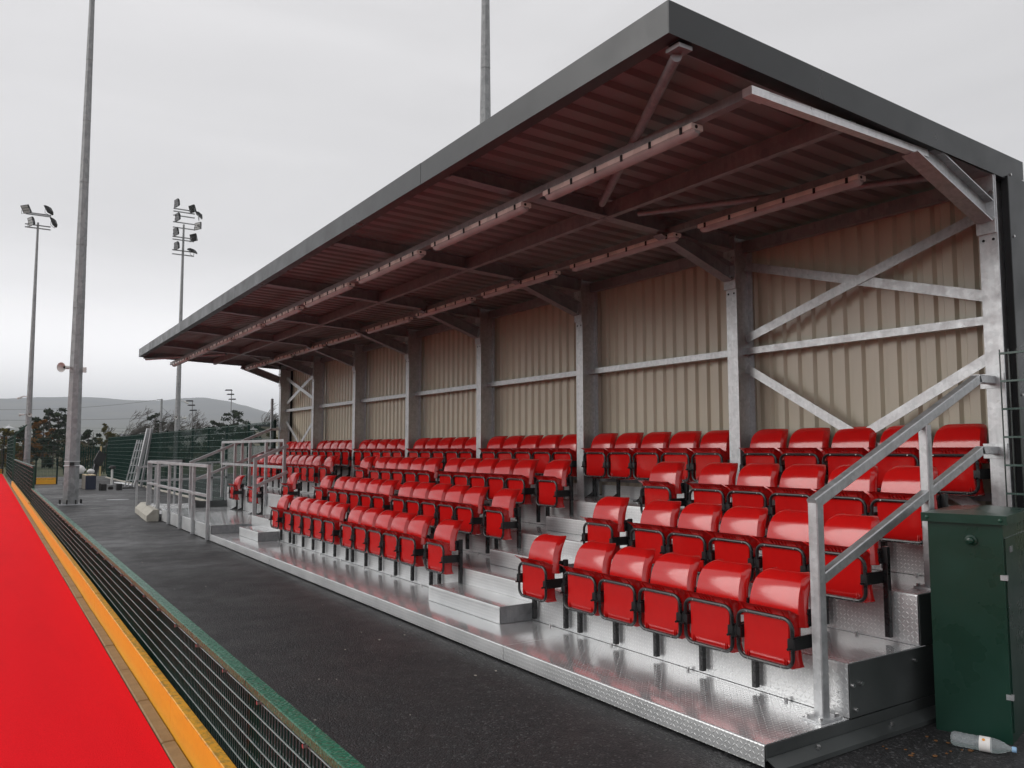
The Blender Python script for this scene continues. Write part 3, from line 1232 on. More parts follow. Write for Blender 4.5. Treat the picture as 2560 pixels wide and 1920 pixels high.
xg = X0 - .034
g1 = guard('guard_rail', 'long galvanised guard rail along the front of the wheelchair platform', [(xg, 15.70), (xg, 16.98), (xg, 18.26), (xg, 19.54), (xg, 20.85)], 1.41, .83, .02)
pm_ = MB().box(-.012, .002, -.006, .006, -.12, .12).mesh('fixing_strip', 'galvanised_white')
for y in (16.03, 17.31, 18.59, 19.87):
    pass
g2 = guard('guard_rail', 'upper galvanised guard rail above the two free standing seats', [(4.97, 15.93), (4.97, 17.19), (4.97, 18.46), (4.97, 19.74), (4.97, 20.95)], 1.90, 1.335, .50)
for y in (15.93, 17.19, 18.46, 19.74):
    for k in range(4):
        put(bm2, 'bolt', g2, (4.985, y - .045, .52 + .055 * k), (0, -pi / 2, 0))
for y in (16.98, 18.26, 19.54, 15.70):
    for k in range(4):
        put(bm2, 'bolt', g1, (X0 - .004, y - .045, .07 + .055 * k), (0, -pi / 2, 0))
t = thing('stair_rail', 'short sloping galvanised stair rail closing the row end beside the platform', 'handrail', (4.31, 15.62, Z1), 'galvanised guard rails of the wheelchair platform')
MB().beam((4.31, 15.62, Z1), (4.31, 15.62, 1.515), .062, .062, ch=.004).build('post', 'galvanised', t)
MB().beam((4.285, 15.62, 1.49), (4.94, 15.62, 1.765), .06, .062, ch=.004).build('top_rail', 'galvanised', t)
MB().beam((4.335, 15.62, .985), (4.94, 15.62, 1.255), .056, .06, ch=.004).build('lower_rail', 'galvanised', t)
# ramp beyond the platform
guard('ramp_rail', 'galvanised ramp rail in line with the platform rail, beside the kerb blocks', [(xg, 20.98), (xg, 22.4)], 1.40, .84, .0, group='ramp rails beyond the platform')
tt = guard('ramp_rail', 'short galvanised ramp rail with a black end cap', [(xg + .06, 22.42), (4.26, 22.42)], 1.42, .9, .0, group='ramp rails beyond the platform')
MB().box(4.292, 4.36, 22.385, 22.455, 1.34, 1.42).build('end_cap', 'dark_rubber', tt)
t = thing('ramp_rail', 'long galvanised ramp rail climbing behind the platform towards the fence', 'guard rail', (xg, 24.2, 0), 'ramp rails beyond the platform')
za = lambda x: 1.235 + .055 * (x - xg)
for x in (xg, 3.95, 4.45, 4.95, 5.45, 5.85):
    MB().beam((x, 24.2, 0 + max(0, (x - 4.4) * .1)), (x, 24.2, za(x) - .055), .05, .05).build('post', 'galvanised', t)
MB().beam((xg - .03, 24.2, za(xg) - .028), (5.88, 24.2, za(5.88) - .028), .052, .054).build('top_rail', 'galvanised', t)
MB().beam((xg - .03, 24.2, .82), (5.88, 24.2, .89), .05, .05).build('mid_rail', 'galvanised', t)
t = thing('access_ramp', 'pale metal access ramp lying between the ramp rails', 'ramp', (4.3, 23.2, 0))
MB().poly_extrude([(3.60, 22.46, .012), (5.85, 22.46, .20), (5.85, 22.46, .16), (3.60, 22.46, .002)], (0, 1.70, 0)).build('deck_plate', 'white_sheet', t)
MB().box(3.52, X2, 20.62, 22.36, .24, .285).build('landing_plate', 'white_sheet', t)
MB().poly_extrude([(3.62, 24.26, .012), (4.15, 27.4, .02), (4.9, 26.3, .02), (4.9, 24.26, .012)], (0, 0, .006)).build('floor_sheet', 'white_sheet', t)
# concrete kerb blocks
kb = None
for i, (x, y) in enumerate(((3.34, 20.62), (3.45, 22.28))):
    o = bpy.data.objects.new('concrete_block', MB().poly_extrude([(-.14, 0, 0), (.12, 0, 0), (.12, 0, .27), (.0, 0, .27), (-.14, 0, .13)], (0, 1.58, 0)).mesh('concrete_block', 'concrete'))
    COL.objects.link(o)
    o.location = (x, y, 0)
    o.rotation_euler = (0, 0, -.06)
    tag(o, ('nearer concrete block with a sloping top beside the platform corner post', 'farther concrete block with a sloping top behind its twin')[i], 'concrete block', 'concrete blocks beside the ramp')

# ================================================================== PITCH BARRIER
BX = 1.018
kbt = thing('kickboard', 'yellow timber kickboard running along the edge of the red pitch', 'kickboard', (BX, 0, 0))
bj = [-6.0, -1.6, 1.75, 5.30, 9.42, 14.75, 18.2, 21.6, 25.85]
for i, (y0, y1) in enumerate(zip(bj, bj[1:])):
    MB().cbox(.992 + .001 * (i % 2), 1.046, y0 + .003, y1 - .003, .0, .208 + .002 * ((i * 2) % 3), .004).build('board', 'yellow_board', kbt)
for y0, y1 in ((25.9, 31), (31.02, 36), (36.02, 44.1)):
    MB().cbox(.992, 1.046, y0, y1, 0, .235, .004).build('board', 'yellow_board', kbt)


def barrier(label, y0, y1, ztop, z0, n_h, pitch_h, caps, capm, ps_, cap_w=.066):
    t = thing('mesh_barrier', label, 'barrier', (1.075, y0, 0), 'low green mesh barriers beside the pitch')
    m = MB()
    y = y0
    while y <= y1:
        m.box(1.0730, 1.0788, y - .003, y + .003, z0, ztop - .02)
        y += .04
    w_ = m.build('vertical_wires', 'green_wire', t, fix=False)
    w_['kind'] = 'stuff'
    for k in range(n_h):
        z = ztop - .065 - pitch_h * k
        MB().tube([(1.0692, y0, z), (1.0692, y1, z)], .0042, 6).tube([(1.0826, y0, z), (1.0826, y1, z)], .0042, 6).build('line_wire', 'wet_wire_sky_sheen', t, smooth=True)
    MB().tube([(1.068, y0, ztop - .047), (1.068, y1, ztop - .047)], .0048, 6).build('line_wire', 'wet_wire_sky_sheen', t, smooth=True)
    for a_, b_ in zip(caps, caps[1:]):
        MB().poly_extrude([(1.046, a_ + .003, ztop - .034), (1.046, a_ + .003, ztop - .004), (1.050, a_ + .003, ztop), (1.046 + cap_w - .004, a_ + .003, ztop), (1.046 + cap_w, a_ + .003, ztop - .004), (1.046 + cap_w, a_ + .003, ztop - .034)], (0, b_ - a_ - .006, 0)).build('cap_rail', capm, t)
    for y in ps_:
        MB().box(1.081, 1.125, y - .03, y + .03, 0, ztop - .035).build('post', 'green_paint', t)
    pm_ = MB().cyl((0, 0, 0), (-1, 0, 0), .009, .02, 8).mesh('clip_bolt', 'bolt_steel')
    for y in [y0 + .62 * k for k in range(int((min(y1, 20) - y0) / .62))]:
        put(pm_, 'clip_bolt', t, (1.068, y, ztop - .058))
    return t


barrier('low green mesh barrier with wet green cap rail beside the tarmac walkway', 1.2, 25.74, .635, .03, 7, .068, [1.2, 3.86, 6.4, 8.98, 11.5, 14.0, 16.5, 19.05, 21.5, 25.74], 'wet_green_cap', [3.92, 6.42, 8.96, 11.5, 14, 16.5, 19.05, 21.5, 23.8])
barrier('waist high green mesh barrier starting where the low one ends', 25.76, 44.2, 1.245, .10, 9, .12, [25.76, 31, 36, 40, 44.2], 'green_paint', [25.80, 29.3, 33, 36.8, 40.5, 44.1])


def mesh_fence(label, p0, p1, h, posts, sp=.055, hs=.2, mat='green_wire', wr=.0035, group='green mesh fences', topx=None, zb=.02, kick=None, pw=.07):
    a_, b_ = Vector((*p0, 0)), Vector((*p1, 0))
    L = (b_ - a_).length
    d_ = (b_ - a_) / L
    nrm = Vector((d_.y, -d_.x, 0))
    t = thing('mesh_fence', label, 'fence', (a_.x, a_.y, 0), group)
    m = MB()
    s_ = 0
    while s_ <= L:
        c = a_ + d_ * s_
        m.beam(c + Vector((0, 0, zb)), c + Vector((0, 0, h)), wr * 2, wr * 2)
        s_ += sp
    w_ = m.build('vertical_wires', mat, t, fix=False)
    w_['kind'] = 'stuff'
    z = h - .03
    while z > zb:
        MB().beam(a_ + nrm * wr * 2.4 + Vector((0, 0, z)), b_ + nrm * wr * 2.4 + Vector((0, 0, z)), .008, .014).beam(a_ - nrm * wr * 2.4 + Vector((0, 0, z)), b_ - nrm * wr * 2.4 + Vector((0, 0, z)), .008, .014).build('line_wire', 'fence_line', t)
        z -= hs
    for q in posts:
        c = a_ + d_ * q + nrm * .05
        MB().beam(c, c + Vector((0, 0, h + .04)), .06, pw, upv=d_).build('post', 'fence_post', t)
    if kick:
        MB().beam(a_ + nrm * .05 + Vector((0, 0, kick / 2)), b_ + nrm * .05 + Vector((0, 0, kick / 2)), .05, kick).build('kickboard', 'yellow_board', t)
    return t


mesh_fence('tall dark green mesh fence running away behind the ramp', (6.1, 20.55), (6.1, 54.2), 2.41, [.02 + 2.46 * k for k in range(14)])
mesh_fence('tall dark mesh fence at the near end beside the corner flashing', (6.08, 2.88), (6.08, -2.0), 2.41, [2.5, 4.9], mat='black_wire', sp=.058)
mesh_fence('short green mesh fence with yellow kickboard across the walkway', (1.10, 45.5), (2.93, 45.5), 1.22, [0.02, .9, 1.81], sp=.06, hs=.2, kick=.32)
mesh_fence('dark green mesh fence closing the far end of the red pitch', (1.0, 67.0), (-8.0, 67.0), 2.65, [.05, 2.5, 5, 7.5], sp=.05, kick=.32)
mesh_fence('green mesh fence with cranked post tops along the far pitch corner', (1.15, 50.5), (1.15, 66.9), 2.45, [.05, 4, 8, 12, 16.3], sp=.05)
t = mesh_fence('thin green boundary fence in front of the trees', (1.6, 62.0), (9.4, 62.0), 2.4, [.4, 2.9, 5.4, 7.6], sp=.11, hs=.4, wr=.003)
for k in range(4):
    MB().beam((1.3, 61.98, 2.55 + .2 * k), (9.4, 61.98, 2.55 + .2 * k), .008, .008).build('strand_wire', 'green_wire', t)
t = thing('fence_arm', 'cranked green arm rising from the fence corner post', 'fence post', (1.2, 50.4, 0))
MB().beam((1.19, 50.38, 0), (1.19, 50.38, 2.5), .09, .09).beam((1.17, 50.38, 2.46), (1.72, 50.38, 3.02), .09, .07).build('post', 'green_paint', t)


# palisade gate, timber post
t = thing('palisade_fence', 'dark palisade fence in front of the bushes', 'fence', (5.2, 60, 0))
pl = MB().poly_extrude([(-.03, 0, .05), (.03, 0, .05), (.03, 0, 1.85), (0, 0, 1.95), (-.03, 0, 1.85)], (0, .02, 0)).mesh('pale', 'green_wire')
for k in range(22):
    o = bpy.data.objects.new('pale', pl)
    COL.objects.link(o)
    o.parent = t
    o.location = (-1.0 + k * .14, .03, 0)
MB().beam((4.1, 60, .5), (7.2, 60, .5), .04, .05).build('rail', 'green_wire', t)
MB().beam((4.1, 60, 1.5), (7.2, 60, 1.5), .04, .05).build('rail', 'green_wire', t)
t = MB().beam((6.05, 57.2, 0), (6.05, 57.2, 1.9), .1, .1).build('timber_post', 'timber')
tag(t, 'pale timber post standing in front of the bushes', 'post')

# ================================================================== MASTS
def mast_shaft(t, x, y, h, r0, r1, rot=.35, n=8, joint=2.0, z0=.04):
    segs = int(h / joint + .5)
    for k in range(segs):
        za_, zb_ = z0 + (h - z0) * k / segs, z0 + (h - z0) * (k + 1) / segs
        ra = r0 + (r1 - r0) * k / segs
        rb = r0 + (r1 - r0) * (k + 1) / segs - .004
        rings = []
        for z, r in ((za_, ra), (zb_ - .012, rb), (zb_ - .012, rb - .012), (zb_, rb - .012)):
            rings.append([(x + r * cos(rot + 2 * pi * i / n), y + r * sin(rot + 2 * pi * i / n), z) for i in range(n)])
        MB().ring_loft(rings).build('shaft', 'galvanised_pole', t)


def flood(t, c, aim, tilt, w=.72, h=.56, dpt=.20, glass='floodlight_glass'):
    """floodlight box on a bracket; aim = heading angle, tilt = down angle"""
    c = Vector(c)
    f_ = Vector((cos(aim) * cos(tilt), sin(aim) * cos(tilt), -sin(tilt)))
    s_ = Vector((-sin(aim), cos(aim), 0))
    u_ = f_.cross(s_) * -1
    def ring(q, k):
        return [c + f_ * q + s_ * (w / 2 * k * a_) + u_ * (h / 2 * k * b_) for a_, b_ in ((-1, -1), (1, -1), (1, 1), (-1, 1))]
    f = MB().ring_loft([ring(-dpt, .55), ring(-dpt * .5, .9), ring(0, 1)]).build('floodlight', 'floodlight_grey', t)
    g_ = MB()
    for k in (-1, 0, 1):
        q = c + f_ * .004 + u_ * (h * .31 * k)
        e1, e2 = s_ * (w * .42), u_ * (h * .13)
        g_.poly_extrude([q - e1 - e2, q + e1 - e2, q + e1 + e2, q - e1 + e2], f_ * .004)
    g_.build('lens', glass, f)
    b_ = MB().tube([c - s_ * (w / 2 + .02), c - s_ * (w / 2 + .02) - Vector((0, 0, .28)), c + s_ * (w / 2 + .02) - Vector((0, 0, .28)), c + s_ * (w / 2 + .02)], .018, 6)
    b_.build('bracket', 'galvanised_dull', f)
    return f


def horn(t, base, aim, r=.13, l=.30, stem=.12):
    b_ = Vector(base)
    d_ = Vector((cos(aim), sin(aim), -.08)).normalized()
    sp_ = MB().lathe(b_ + d_ * stem, [(.055, 0), (.055, .08), (.04, .10), (.055, .16), (.09, .24), (r, l), (r * .93, l), (.07, .22), (.03, .15)], 16, d_).build('loudspeaker', 'speaker_white', t, smooth=True)
    MB().cyl(b_ + d_ * (stem + .14), d_, .045, .05, 12, r2=.03).build('speaker_throat', 'dark_hole', sp_)
    MB().tube([b_ - d_ * .05, b_ + d_ * (stem + .02)], .018, 6).build('speaker_arm', 'galvanised_dull', sp_)


def camera_unit(t, base, aim):
    b_ = Vector(base)
    d_ = Vector((cos(aim), sin(aim), 0))
    c = MB().tube([b_, b_ + d_ * .28, b_ + d_ * .34 + Vector((0, 0, -.05))], .03, 8).build('camera_arm', 'speaker_white', t)
    e = b_ + d_ * .36 + Vector((0, 0, -.08))
    f_ = Vector((d_.x * .9, d_.y * .9 - .3, -.4)).normalized()
    MB().cyl(e - f_ * .08, f_, .065, .30, 10).build('camera_body', 'speaker_white', c)


# nearest mast beside the barrier
t = thing('floodlight_mast', 'thick octagonal galvanised mast on bolted base plate beside the low barrier', 'mast', (2.2, 28.2, 0), 'floodlight masts')
mast_shaft(t, 2.2, 28.2, 18.2, .232, .07)
bp = MB().cbox(1.87, 2.53, 27.87, 28.53, .0, .035, .03).build('base_plate', 'galvanised_dull', t)
for i in range(8):
    a_ = pi / 8 + i * pi / 4
    MB().cyl((2.2 + .31 * cos(a_), 28.2 + .31 * sin(a_), .03), (0, 0, 1), .022, .13, 8).build('anchor_bolt', 'black_trim', bp)
MB().tube([(2.2 + .236 * cos(a_), 28.2 + .236 * sin(a_), 1.19) for a_ in [.35 + pi / 4 * i for i in range(9)]], .012, 4).build('strap', 'galvanised_white', t)
MB().tube([(2.2 + .236 * cos(a_), 28.2 + .236 * sin(a_), 1.33) for a_ in [.35 + pi / 4 * i for i in range(9)]], .008, 4).build('strap', 'galvanised_white', t)
MB().box(2.12, 2.24, 27.955, 27.975, 1.20, 1.30).build('access_cover', 'dark_rubber', t)
horn(t, (2.0, 28.1, 4.22), radians(228), r=.155, l=.32, stem=.03)
MB().box(2.37, 2.47, 28.0, 28.06, 4.08, 4.24).build('mount_box', 'speaker_white', t)


def small_mast(x, y, h, label, flip, heads):
    t = thing('floodlight_mast', label, 'mast', (x, y, 0), 'floodlight masts')
    mast_shaft(t, x, y, h, .225, .07)
    z = 4.0
    horn(t, (x - .05, y - .2, z), radians(-80 if flip < 0 else -112))
    horn(t, (x + .15 * flip, y - .1, z), radians(180 if flip < 0 else -12))
    camera_unit(t, (x + .15 * flip, y - .05, z + 1.2), radians(190 if flip < 0 else -10))
    for dx, dy, dz, aim, tilt in heads:
        c = (x + dx, y + dy, h + dz)
        flood(t, c, radians(aim), radians(tilt), glass='floodlight_glass' if flip < 0 else 'dark_glass')
    for z in sorted({round(hd[2] - .3, 1) for hd in heads}):
        MB().beam((x - .75, y, h + z), (x + .75, y, h + z), .07, .07).build('cross_arm', 'galvanised_dull', t)
    return t


small_mast(2.19, 62.0, 17.0, 'slim far mast at left carrying four floodlights on one cross arm', -1,
           [(-.75, -.2, .75, 215, 30), (.55, -.1, .9, 150, 28), (.85, -.3, 0.05, 160, 20), (-.45, -.4, -.1, 200, 15)])
small_mast(11.45, 62.0, 18.3, 'far mast behind the fence carrying eight floodlights in two tiers', 1,
           [(-.62, -.25, 1.45, 190, 5), (.50, -.2, 1.20, 200, 20), (1.05, .1, .85, 165, 50), (-.55, -.3, .40, 190, 5), (.95, -.1, .0, 205, 0), (-.62, -.25, -.70, 192, 8), (.65, -.2, -.95, 205, 15), (-.55, -.3, -1.75, 190, 5), (.62, -.1, -2.0, 150, 70)])
t = thing('floodlight_mast', 'grey octagonal mast rising behind the shelter roof', 'mast', (10.9, 18.0, 0), 'floodlight masts')
mast_shaft(t, 10.9, 18.0, 18.0, .262, .07, rot=.2)

for x, y, h, lab in ((22.1, 110, 7.9, 'shorter thin distant floodlight column with three lamp heads'), (27.0, 110, 9.5, 'taller thin distant floodlight column with three lamp heads')):
    t = thing('floodlight_column', lab, 'floodlight', (x, y, 0), 'distant floodlight columns')
    MB().tube([(x, y, 0), (x, y, h)], [.09, .05], 8).build('column', 'galvanised_pole', t)
    for dx, dz in ((-.45, 0), (-.2, -.55), (.05, -1.2)):
        MB().beam((x, y, h + dz), (x + dx - .2, y, h + dz), .05, .05).build('arm', 'galvanised_pole', t)
        MB().poly_extrude([(x + dx - .45, y, h + dz - .05), (x + dx + .45, y, h + dz - .02), (x + dx + .38, y, h + dz + .13), (x + dx - .38, y, h + dz + .09)], (0, -.5, 0)).build('lamp_head', 'floodlight_grey', t)

# utility pole with wires
t = thing('utility_pole', 'slim utility pole with overhead wires leading left across the hill', 'pole', (18.35, 110, 0))
MB().tube([(18.35, 110, 0), (18.35, 110, 8.1)], [.17, .13], 8).build('shaft', 'galvanised_pole', t)
MB().cyl((18.35, 110, 5.0), (0, 0, 1), .22, .15, 8).build('collar', 'dark_rubber', t)
MB().beam((18.3, 110, 8.02), (17.8, 110, 8.0), .08, .08).build('bracket', 'galvanised_pole', t)
for za_, zb_, s_ in ((8.05, 6.9, 1.1), (5.7, 5.3, .3)):
    MB().tube([(18.3 - 26 * k / 12, 110 + 8 * k / 12, za_ + (zb_ - za_) * k / 12 - s_ * 4 * (k / 12) * (1 - k / 12) * .8) for k in range(13)], .014, 4).build('wire', 'black_trim', t)
MB().tube([(18.45, 110, 7.0), (21.3, 110.4, 4.3)], .013, 4).build('stay_wire', 'black_trim', t)

for x, y, h, lab in ((1.41, 80, 3.7, 'small white umbrella lamp on a post at the left edge beyond the fence'), (21.8, 80, 3.8, 'small white umbrella lamp on a post behind the far handrail')):
    t = thing('street_lamp', lab, 'lamp', (x, y, 0), 'umbrella shaped path lamps')
    MB().tube([(x, y, 0), (x, y, h - .25)], .05, 8).build('post', 'galvanised_pole', t)
    MB().lathe((x, y, h - .3), [(.03, -.25), (.11, -.02), (.10, .06)], 10).build('lamp_body', 'floodlight_grey', t)
    MB().lathe((x, y, h - .22), [(.46, 0), (.40, .06), (.10, .16), (.04, .3), (.0, .36)], 14).build('lamp_shade', 'lamp_shade_grey', t)

# ================================================================== CABINET AND BOTTLE
cb0 = Vector((4.901, 2.792, 0))
cb1 = Vector((5.005, 2.404, 0))
ex = (cb1 - cb0).normalized()
ey = Vector((-ex.y, ex.x, 0))
t = thing('utility_cabinet', 'dark green metal utility cabinet with folded lid at the right corner', 'cabinet', cb0)


def rb(m, u0, u1, v0, v1, z0, z1):
    c = [cb0 + ex * u + ey * v for u, v in ((u0, v0), (u1, v0), (u1, v1), (u0, v1))]
    return m.add([(p.x, p.y, z) for z in (z0, z1) for p in c], [(3, 2, 1, 0), (4, 5, 6, 7), (0, 1, 5, 4), (1, 2, 6, 5), (2, 3, 7, 6), (3, 0, 4, 7)])


CW, CD, CHH = .402, .75, 1.258
rb(MB(), .0, CW, .0, CD, 0, CHH).build('body', 'cabinet_green', t)
lid = MB()
c = [cb0 + ex * u + ey * v for u, v in ((-.03, -.03), (CW + .03, -.03), (CW + .03, CD + .03), (-.03, CD + .03))]
mid = [cb0 + ex * (CW / 2) + ey * v for v in (-.0, CD)]
vs = [(p.x, p.y, z) for z in (1.252, 1.305) for p in c] + [(p.x, p.y, 1.325) for p in (mid[0] + ey * .22, mid[1] - ey * .12)]
lid.add(vs, [(3, 2, 1, 0), (0, 1, 5, 4), (1, 2, 6, 5), (2, 3, 7, 6), (3, 0, 4, 7), (4, 5, 8), (5, 6, 9, 8), (6, 7, 9), (7, 4, 8, 9)]).build('lid', 'cabinet_green', t)
rb(MB(), -.001 + CW, CW + .006, .03, CD - .03, .06, 1.17).build('door', 'cabinet_green', t)
dr = t.children[-1]
for z in (.93, .25):
    rb(MB(), CW - .022, CW + .016, -.005, .022, z, z + .03).build('hinge', 'galvanised', t)
pk = cb0 + ex * .235 - ey * .0
MB().lathe((pk.x, pk.y, 1.15), [(.034, 0), (.034, .012), (.022, .014), (.018, .03), (.01, .034)], 12, -ey).build('lock', 'cabinet_green', t, smooth=True)
for u in (.0, CW):
    q = cb0 + ex * (u * .98 + .004) - ey * .03
    MB().lathe((q.x, q.y, 1.278), [(.012, 0), (.010, .006), (.002, .009)], 8, -ey).build('lid_screw', 'green_paint', t)
rb(MB(), CW + .006, CW + .010, .13, .20, 1.08, 1.115).build('plate', 'galvanised_dull', t)

b0, b1 = Vector((4.715, 2.60, .041)), Vector((4.818, 2.31, .041))
d_ = (b1 - b0).normalized()
t = thing('plastic_bottle', 'clear crumpled plastic bottle with blue cap lying against the green cabinet', 'bottle', (b0.x, b0.y, 0))
MB().lathe(b0, [(.004, .004), (.030, .0), (.040, .014), (.0405, .05), (.037, .065), (.0405, .08), (.0375, .095), (.0405, .11), (.0375, .125), (.0405, .14), (.0405, .20), (.037, .235), (.026, .265), (.0135, .285), (.0135, .300)], 20, d_).build('body', 'bottle_plastic', t, smooth=True)
MB().lathe(b0 + d_ * .298, [(.0155, 0), (.0155, .020), (.013, .022)], 14, d_).build('cap', 'cap_blue', t, smooth=True)
lb = MB().lathe(b0 + d_ * .142, [(.0412, 0), (.0412, .055)], 20, d_).build('label', 'bottle_label', t, smooth=True)
ref = d_.cross(Vector((0, 0, 1))).normalized()
q = b0 + d_ * .165 + Vector((0, 0, 1)) * .031 + (ref if ref.x < 0 else -ref) * .0275
MB().cyl(q, (q - (b0 + d_ * .165)), .008, .0012, 12).build('printed_mark', 'orange_print', lb)

# ================================================================== CLUTTER BY THE MAST
t = thing('wheelbarrow', 'black wheelbarrow parked behind the mast', 'wheelbarrow', (3.35, 40.4, 0))
MB().poly_extrude([(2.9, 40.1, .62), (3.75, 40.1, .62), (3.62, 40.1, .40), (3.08, 40.1, .40)], (0, .6, 0)).build('tray', 'tub_green', t)
MB().tube([(3.7, 40.2, .42), (3.66, 40.2, .2), (3.72, 40.2, .0)], .025, 6).tube([(3.7, 40.6, .42), (3.72, 40.6, .0)], .025, 6).build('leg', 'tub_green', t)
MB().tube([(3.05, 40.4, .42), (3.95, 40.2, .55)], .02, 6).build('handle', 'tub_green', t)
MB().lathe((3.02, 40.35, .2), [(.08, 0), (.19, .01), (.2, .05), (.19, .09), (.08, .1)], 14, (0, 1, 0)).build('wheel', 'dark_rubber', t)


def sack(name, c, s_, mat, label, cat, seed):
    r_ = random.Random(seed)
    m = MB()
    n = 12
    rings = []
    for i in range(9):
        ph = -pi / 2 + pi * i / 8
        rings.append([(c[0] + s_[0] * cos(ph) * cos(2 * pi * k / n) * r_.uniform(.8, 1.12), c[1] + s_[1] * cos(ph) * sin(2 * pi * k / n) * r_.uniform(.8, 1.12), c[2] + s_[2] * sin(ph) * r_.uniform(.85, 1.1)) for k in range(n)])
    o = m.ring_loft(rings).build(name, mat, None, smooth=True)
    return tag(o, label, cat)


sack('sack', (3.08, 40.4, .78), (.17, .15, .22), 'bag_yellow', 'yellow sack standing in the wheelbarrow', 'sack', 1)
sack('sack', (3.45, 40.4, .78), (.24, .2, .22), 'bag_white', 'large white sack slumped in the wheelbarrow', 'sack', 2)
sack('sack', (3.92, 40.6, .70), (.17, .15, .12), 'bag_white', 'small white sack at the right end of the wheelbarrow', 'sack', 3)
t = thing('storage_box', 'open dark box with two pale boards along its top beside the wheelbarrow', 'box', (3.7, 39.0, 0))
MB().box(3.52, 3.92, 38.4, 40.0, 0, .58).build('body', 'box_grey', t)
MB().box(3.52, 3.92, 38.385, 38.399, 0, .57).build('front_panel', 'box_blue', t)
MB().box(3.53, 3.66, 38.4, 40.0, .585, .61).build('board', 'plywood', t)
MB().box(3.74, 3.91, 38.4, 40.0, .585, .61).build('board', 'plywood', t)
for x, y, w, h, d2, lab in ((4.09, 37.1, .20, .27, .2, 'black rubber block, leftmost of those lying on the tarmac'), (4.44, 37.9, .18, .13, .2, 'flat black rubber block between two taller blocks on the tarmac'), (4.68, 37.2, .22, .26, .25, 'black domed rubber block nearest the fence on the tarmac')):
    m = MB().cbox(x - w / 2, x + w / 2, y, y + d2, .002, h, .02)
    if w == .20:
        for k in range(3):
            m.box(x - w / 2 - .07, x - w / 2 - .02, y + .02 + k * .065, y + .06 + k * .065, .002, h + .02)
    tag(m.build('rubber_block', 'dark_rubber'), lab, 'block', 'black rubber blocks on the tarmac')
t = MB().box(4.95, 5.4, 38.3, 38.42, .002, .05).build('rubber_strip', 'dark_rubber')
tag(t, 'thin black strip lying on the tarmac near the fence', 'strip')
t = thing('outboard_stand', 'white post on a small base with a dark padded head', 'stand', (5.0, 42.6, 0))
MB().box(4.85, 5.2, 42.45, 42.8, .002, .02).build('base_plate', 'galvanised_dull', t)
MB().tube([(5.02, 42.6, .02), (5.02, 42.6, .78)], .05, 8).build('post', 'speaker_white', t)
MB().lathe((5.02, 42.6, .76), [(.12, 0), (.16, .05), (.14, .12), (.05, .17)], 10).build('head', 'dark_rubber', t)
t = thing('folded_chair', 'stack of folded black chairs leaning at the end of the tall fence', 'chairs', (5.0, 49.5, 0))
MB().beam((4.85, 49.4, .1), (5.1, 49.7, 1.0), .05, .5).build('back', 'dark_rubber', t)
MB().beam((5.05, 49.4, .9), (5.35, 49.6, 1.5), .06, .55).build('seat', 'dark_rubber', t)
MB().tube([(4.75, 49.2, 0), (4.95, 49.4, .9)], .02, 6).build('leg', 'galvanised_dull', t)

# ladders against the fence
t = thing('ladder', 'white aluminium ladder leaning on the tall green fence', 'ladder', (5.6, 40.2, 0), 'ladders leaning on the fence')
for x0, x1 in ((5.33, 5.74), (5.47, 5.83), (5.62, 5.93), (5.75, 6.02)):
    MB().beam((x0, 40.6, 0), (x1, 40.3, 2.12), .035, .05).build('stile', 'galvanised_white', t)
for k in range(6):
    f_ = (k + .8) / 6.2
    MB().beam((5.33 + .41 * f_, 40.56 - .3 * f_, 2.12 * f_), (5.75 + .27 * f_, 40.56 - .3 * f_, 2.12 * f_), .05, .04).build('rung', 'galvanised_white', t)
t = thing('scaffold_board', 'tall grey scaffold boards leaning on the fence beside the ladder', 'boards', (5.8, 38.9, 0), 'ladders leaning on the fence')
MB().beam((5.60, 39.5, 0), (6.02, 39.2, 2.62), .24, .13).build('board', 'galvanised', t)
MB().beam((5.80, 39.2, 0), (6.10, 38.8, 2.62), .24, .08).build('board', 'galvanised_dull', t)
t = thing('aluminium_poles', 'bundle of white aluminium poles lying at the foot of the fence', 'poles', (5.6, 42.5, 0))
for k in range(4):
    MB().tube([(5.35 + .06 * k, 44.3 - .3 * k, .05 + .012 * (k % 2)), (5.6 + .05 * k, 40.6, .05)], .035, 6).build('pole', 'galvanised_white', t)
tag(MB().poly_extrude([(5.985, 43.4, .95), (5.985, 43.55, .95), (5.985, 43.5, 1.18), (5.985, 43.38, 1.15)], (.006, 0, 0)).build('paper_tag', 'paper'), 'scrap of white paper caught on the tall green fence', 'paper')
t = MB().lathe((3.75, 30.1, .002), [(.36, 0), (.36, .006), (.01, .007)], 24).build('manhole_cover', 'galvanised_dull')
tag(t, 'round metal manhole cover set in the wet tarmac', 'manhole cover')
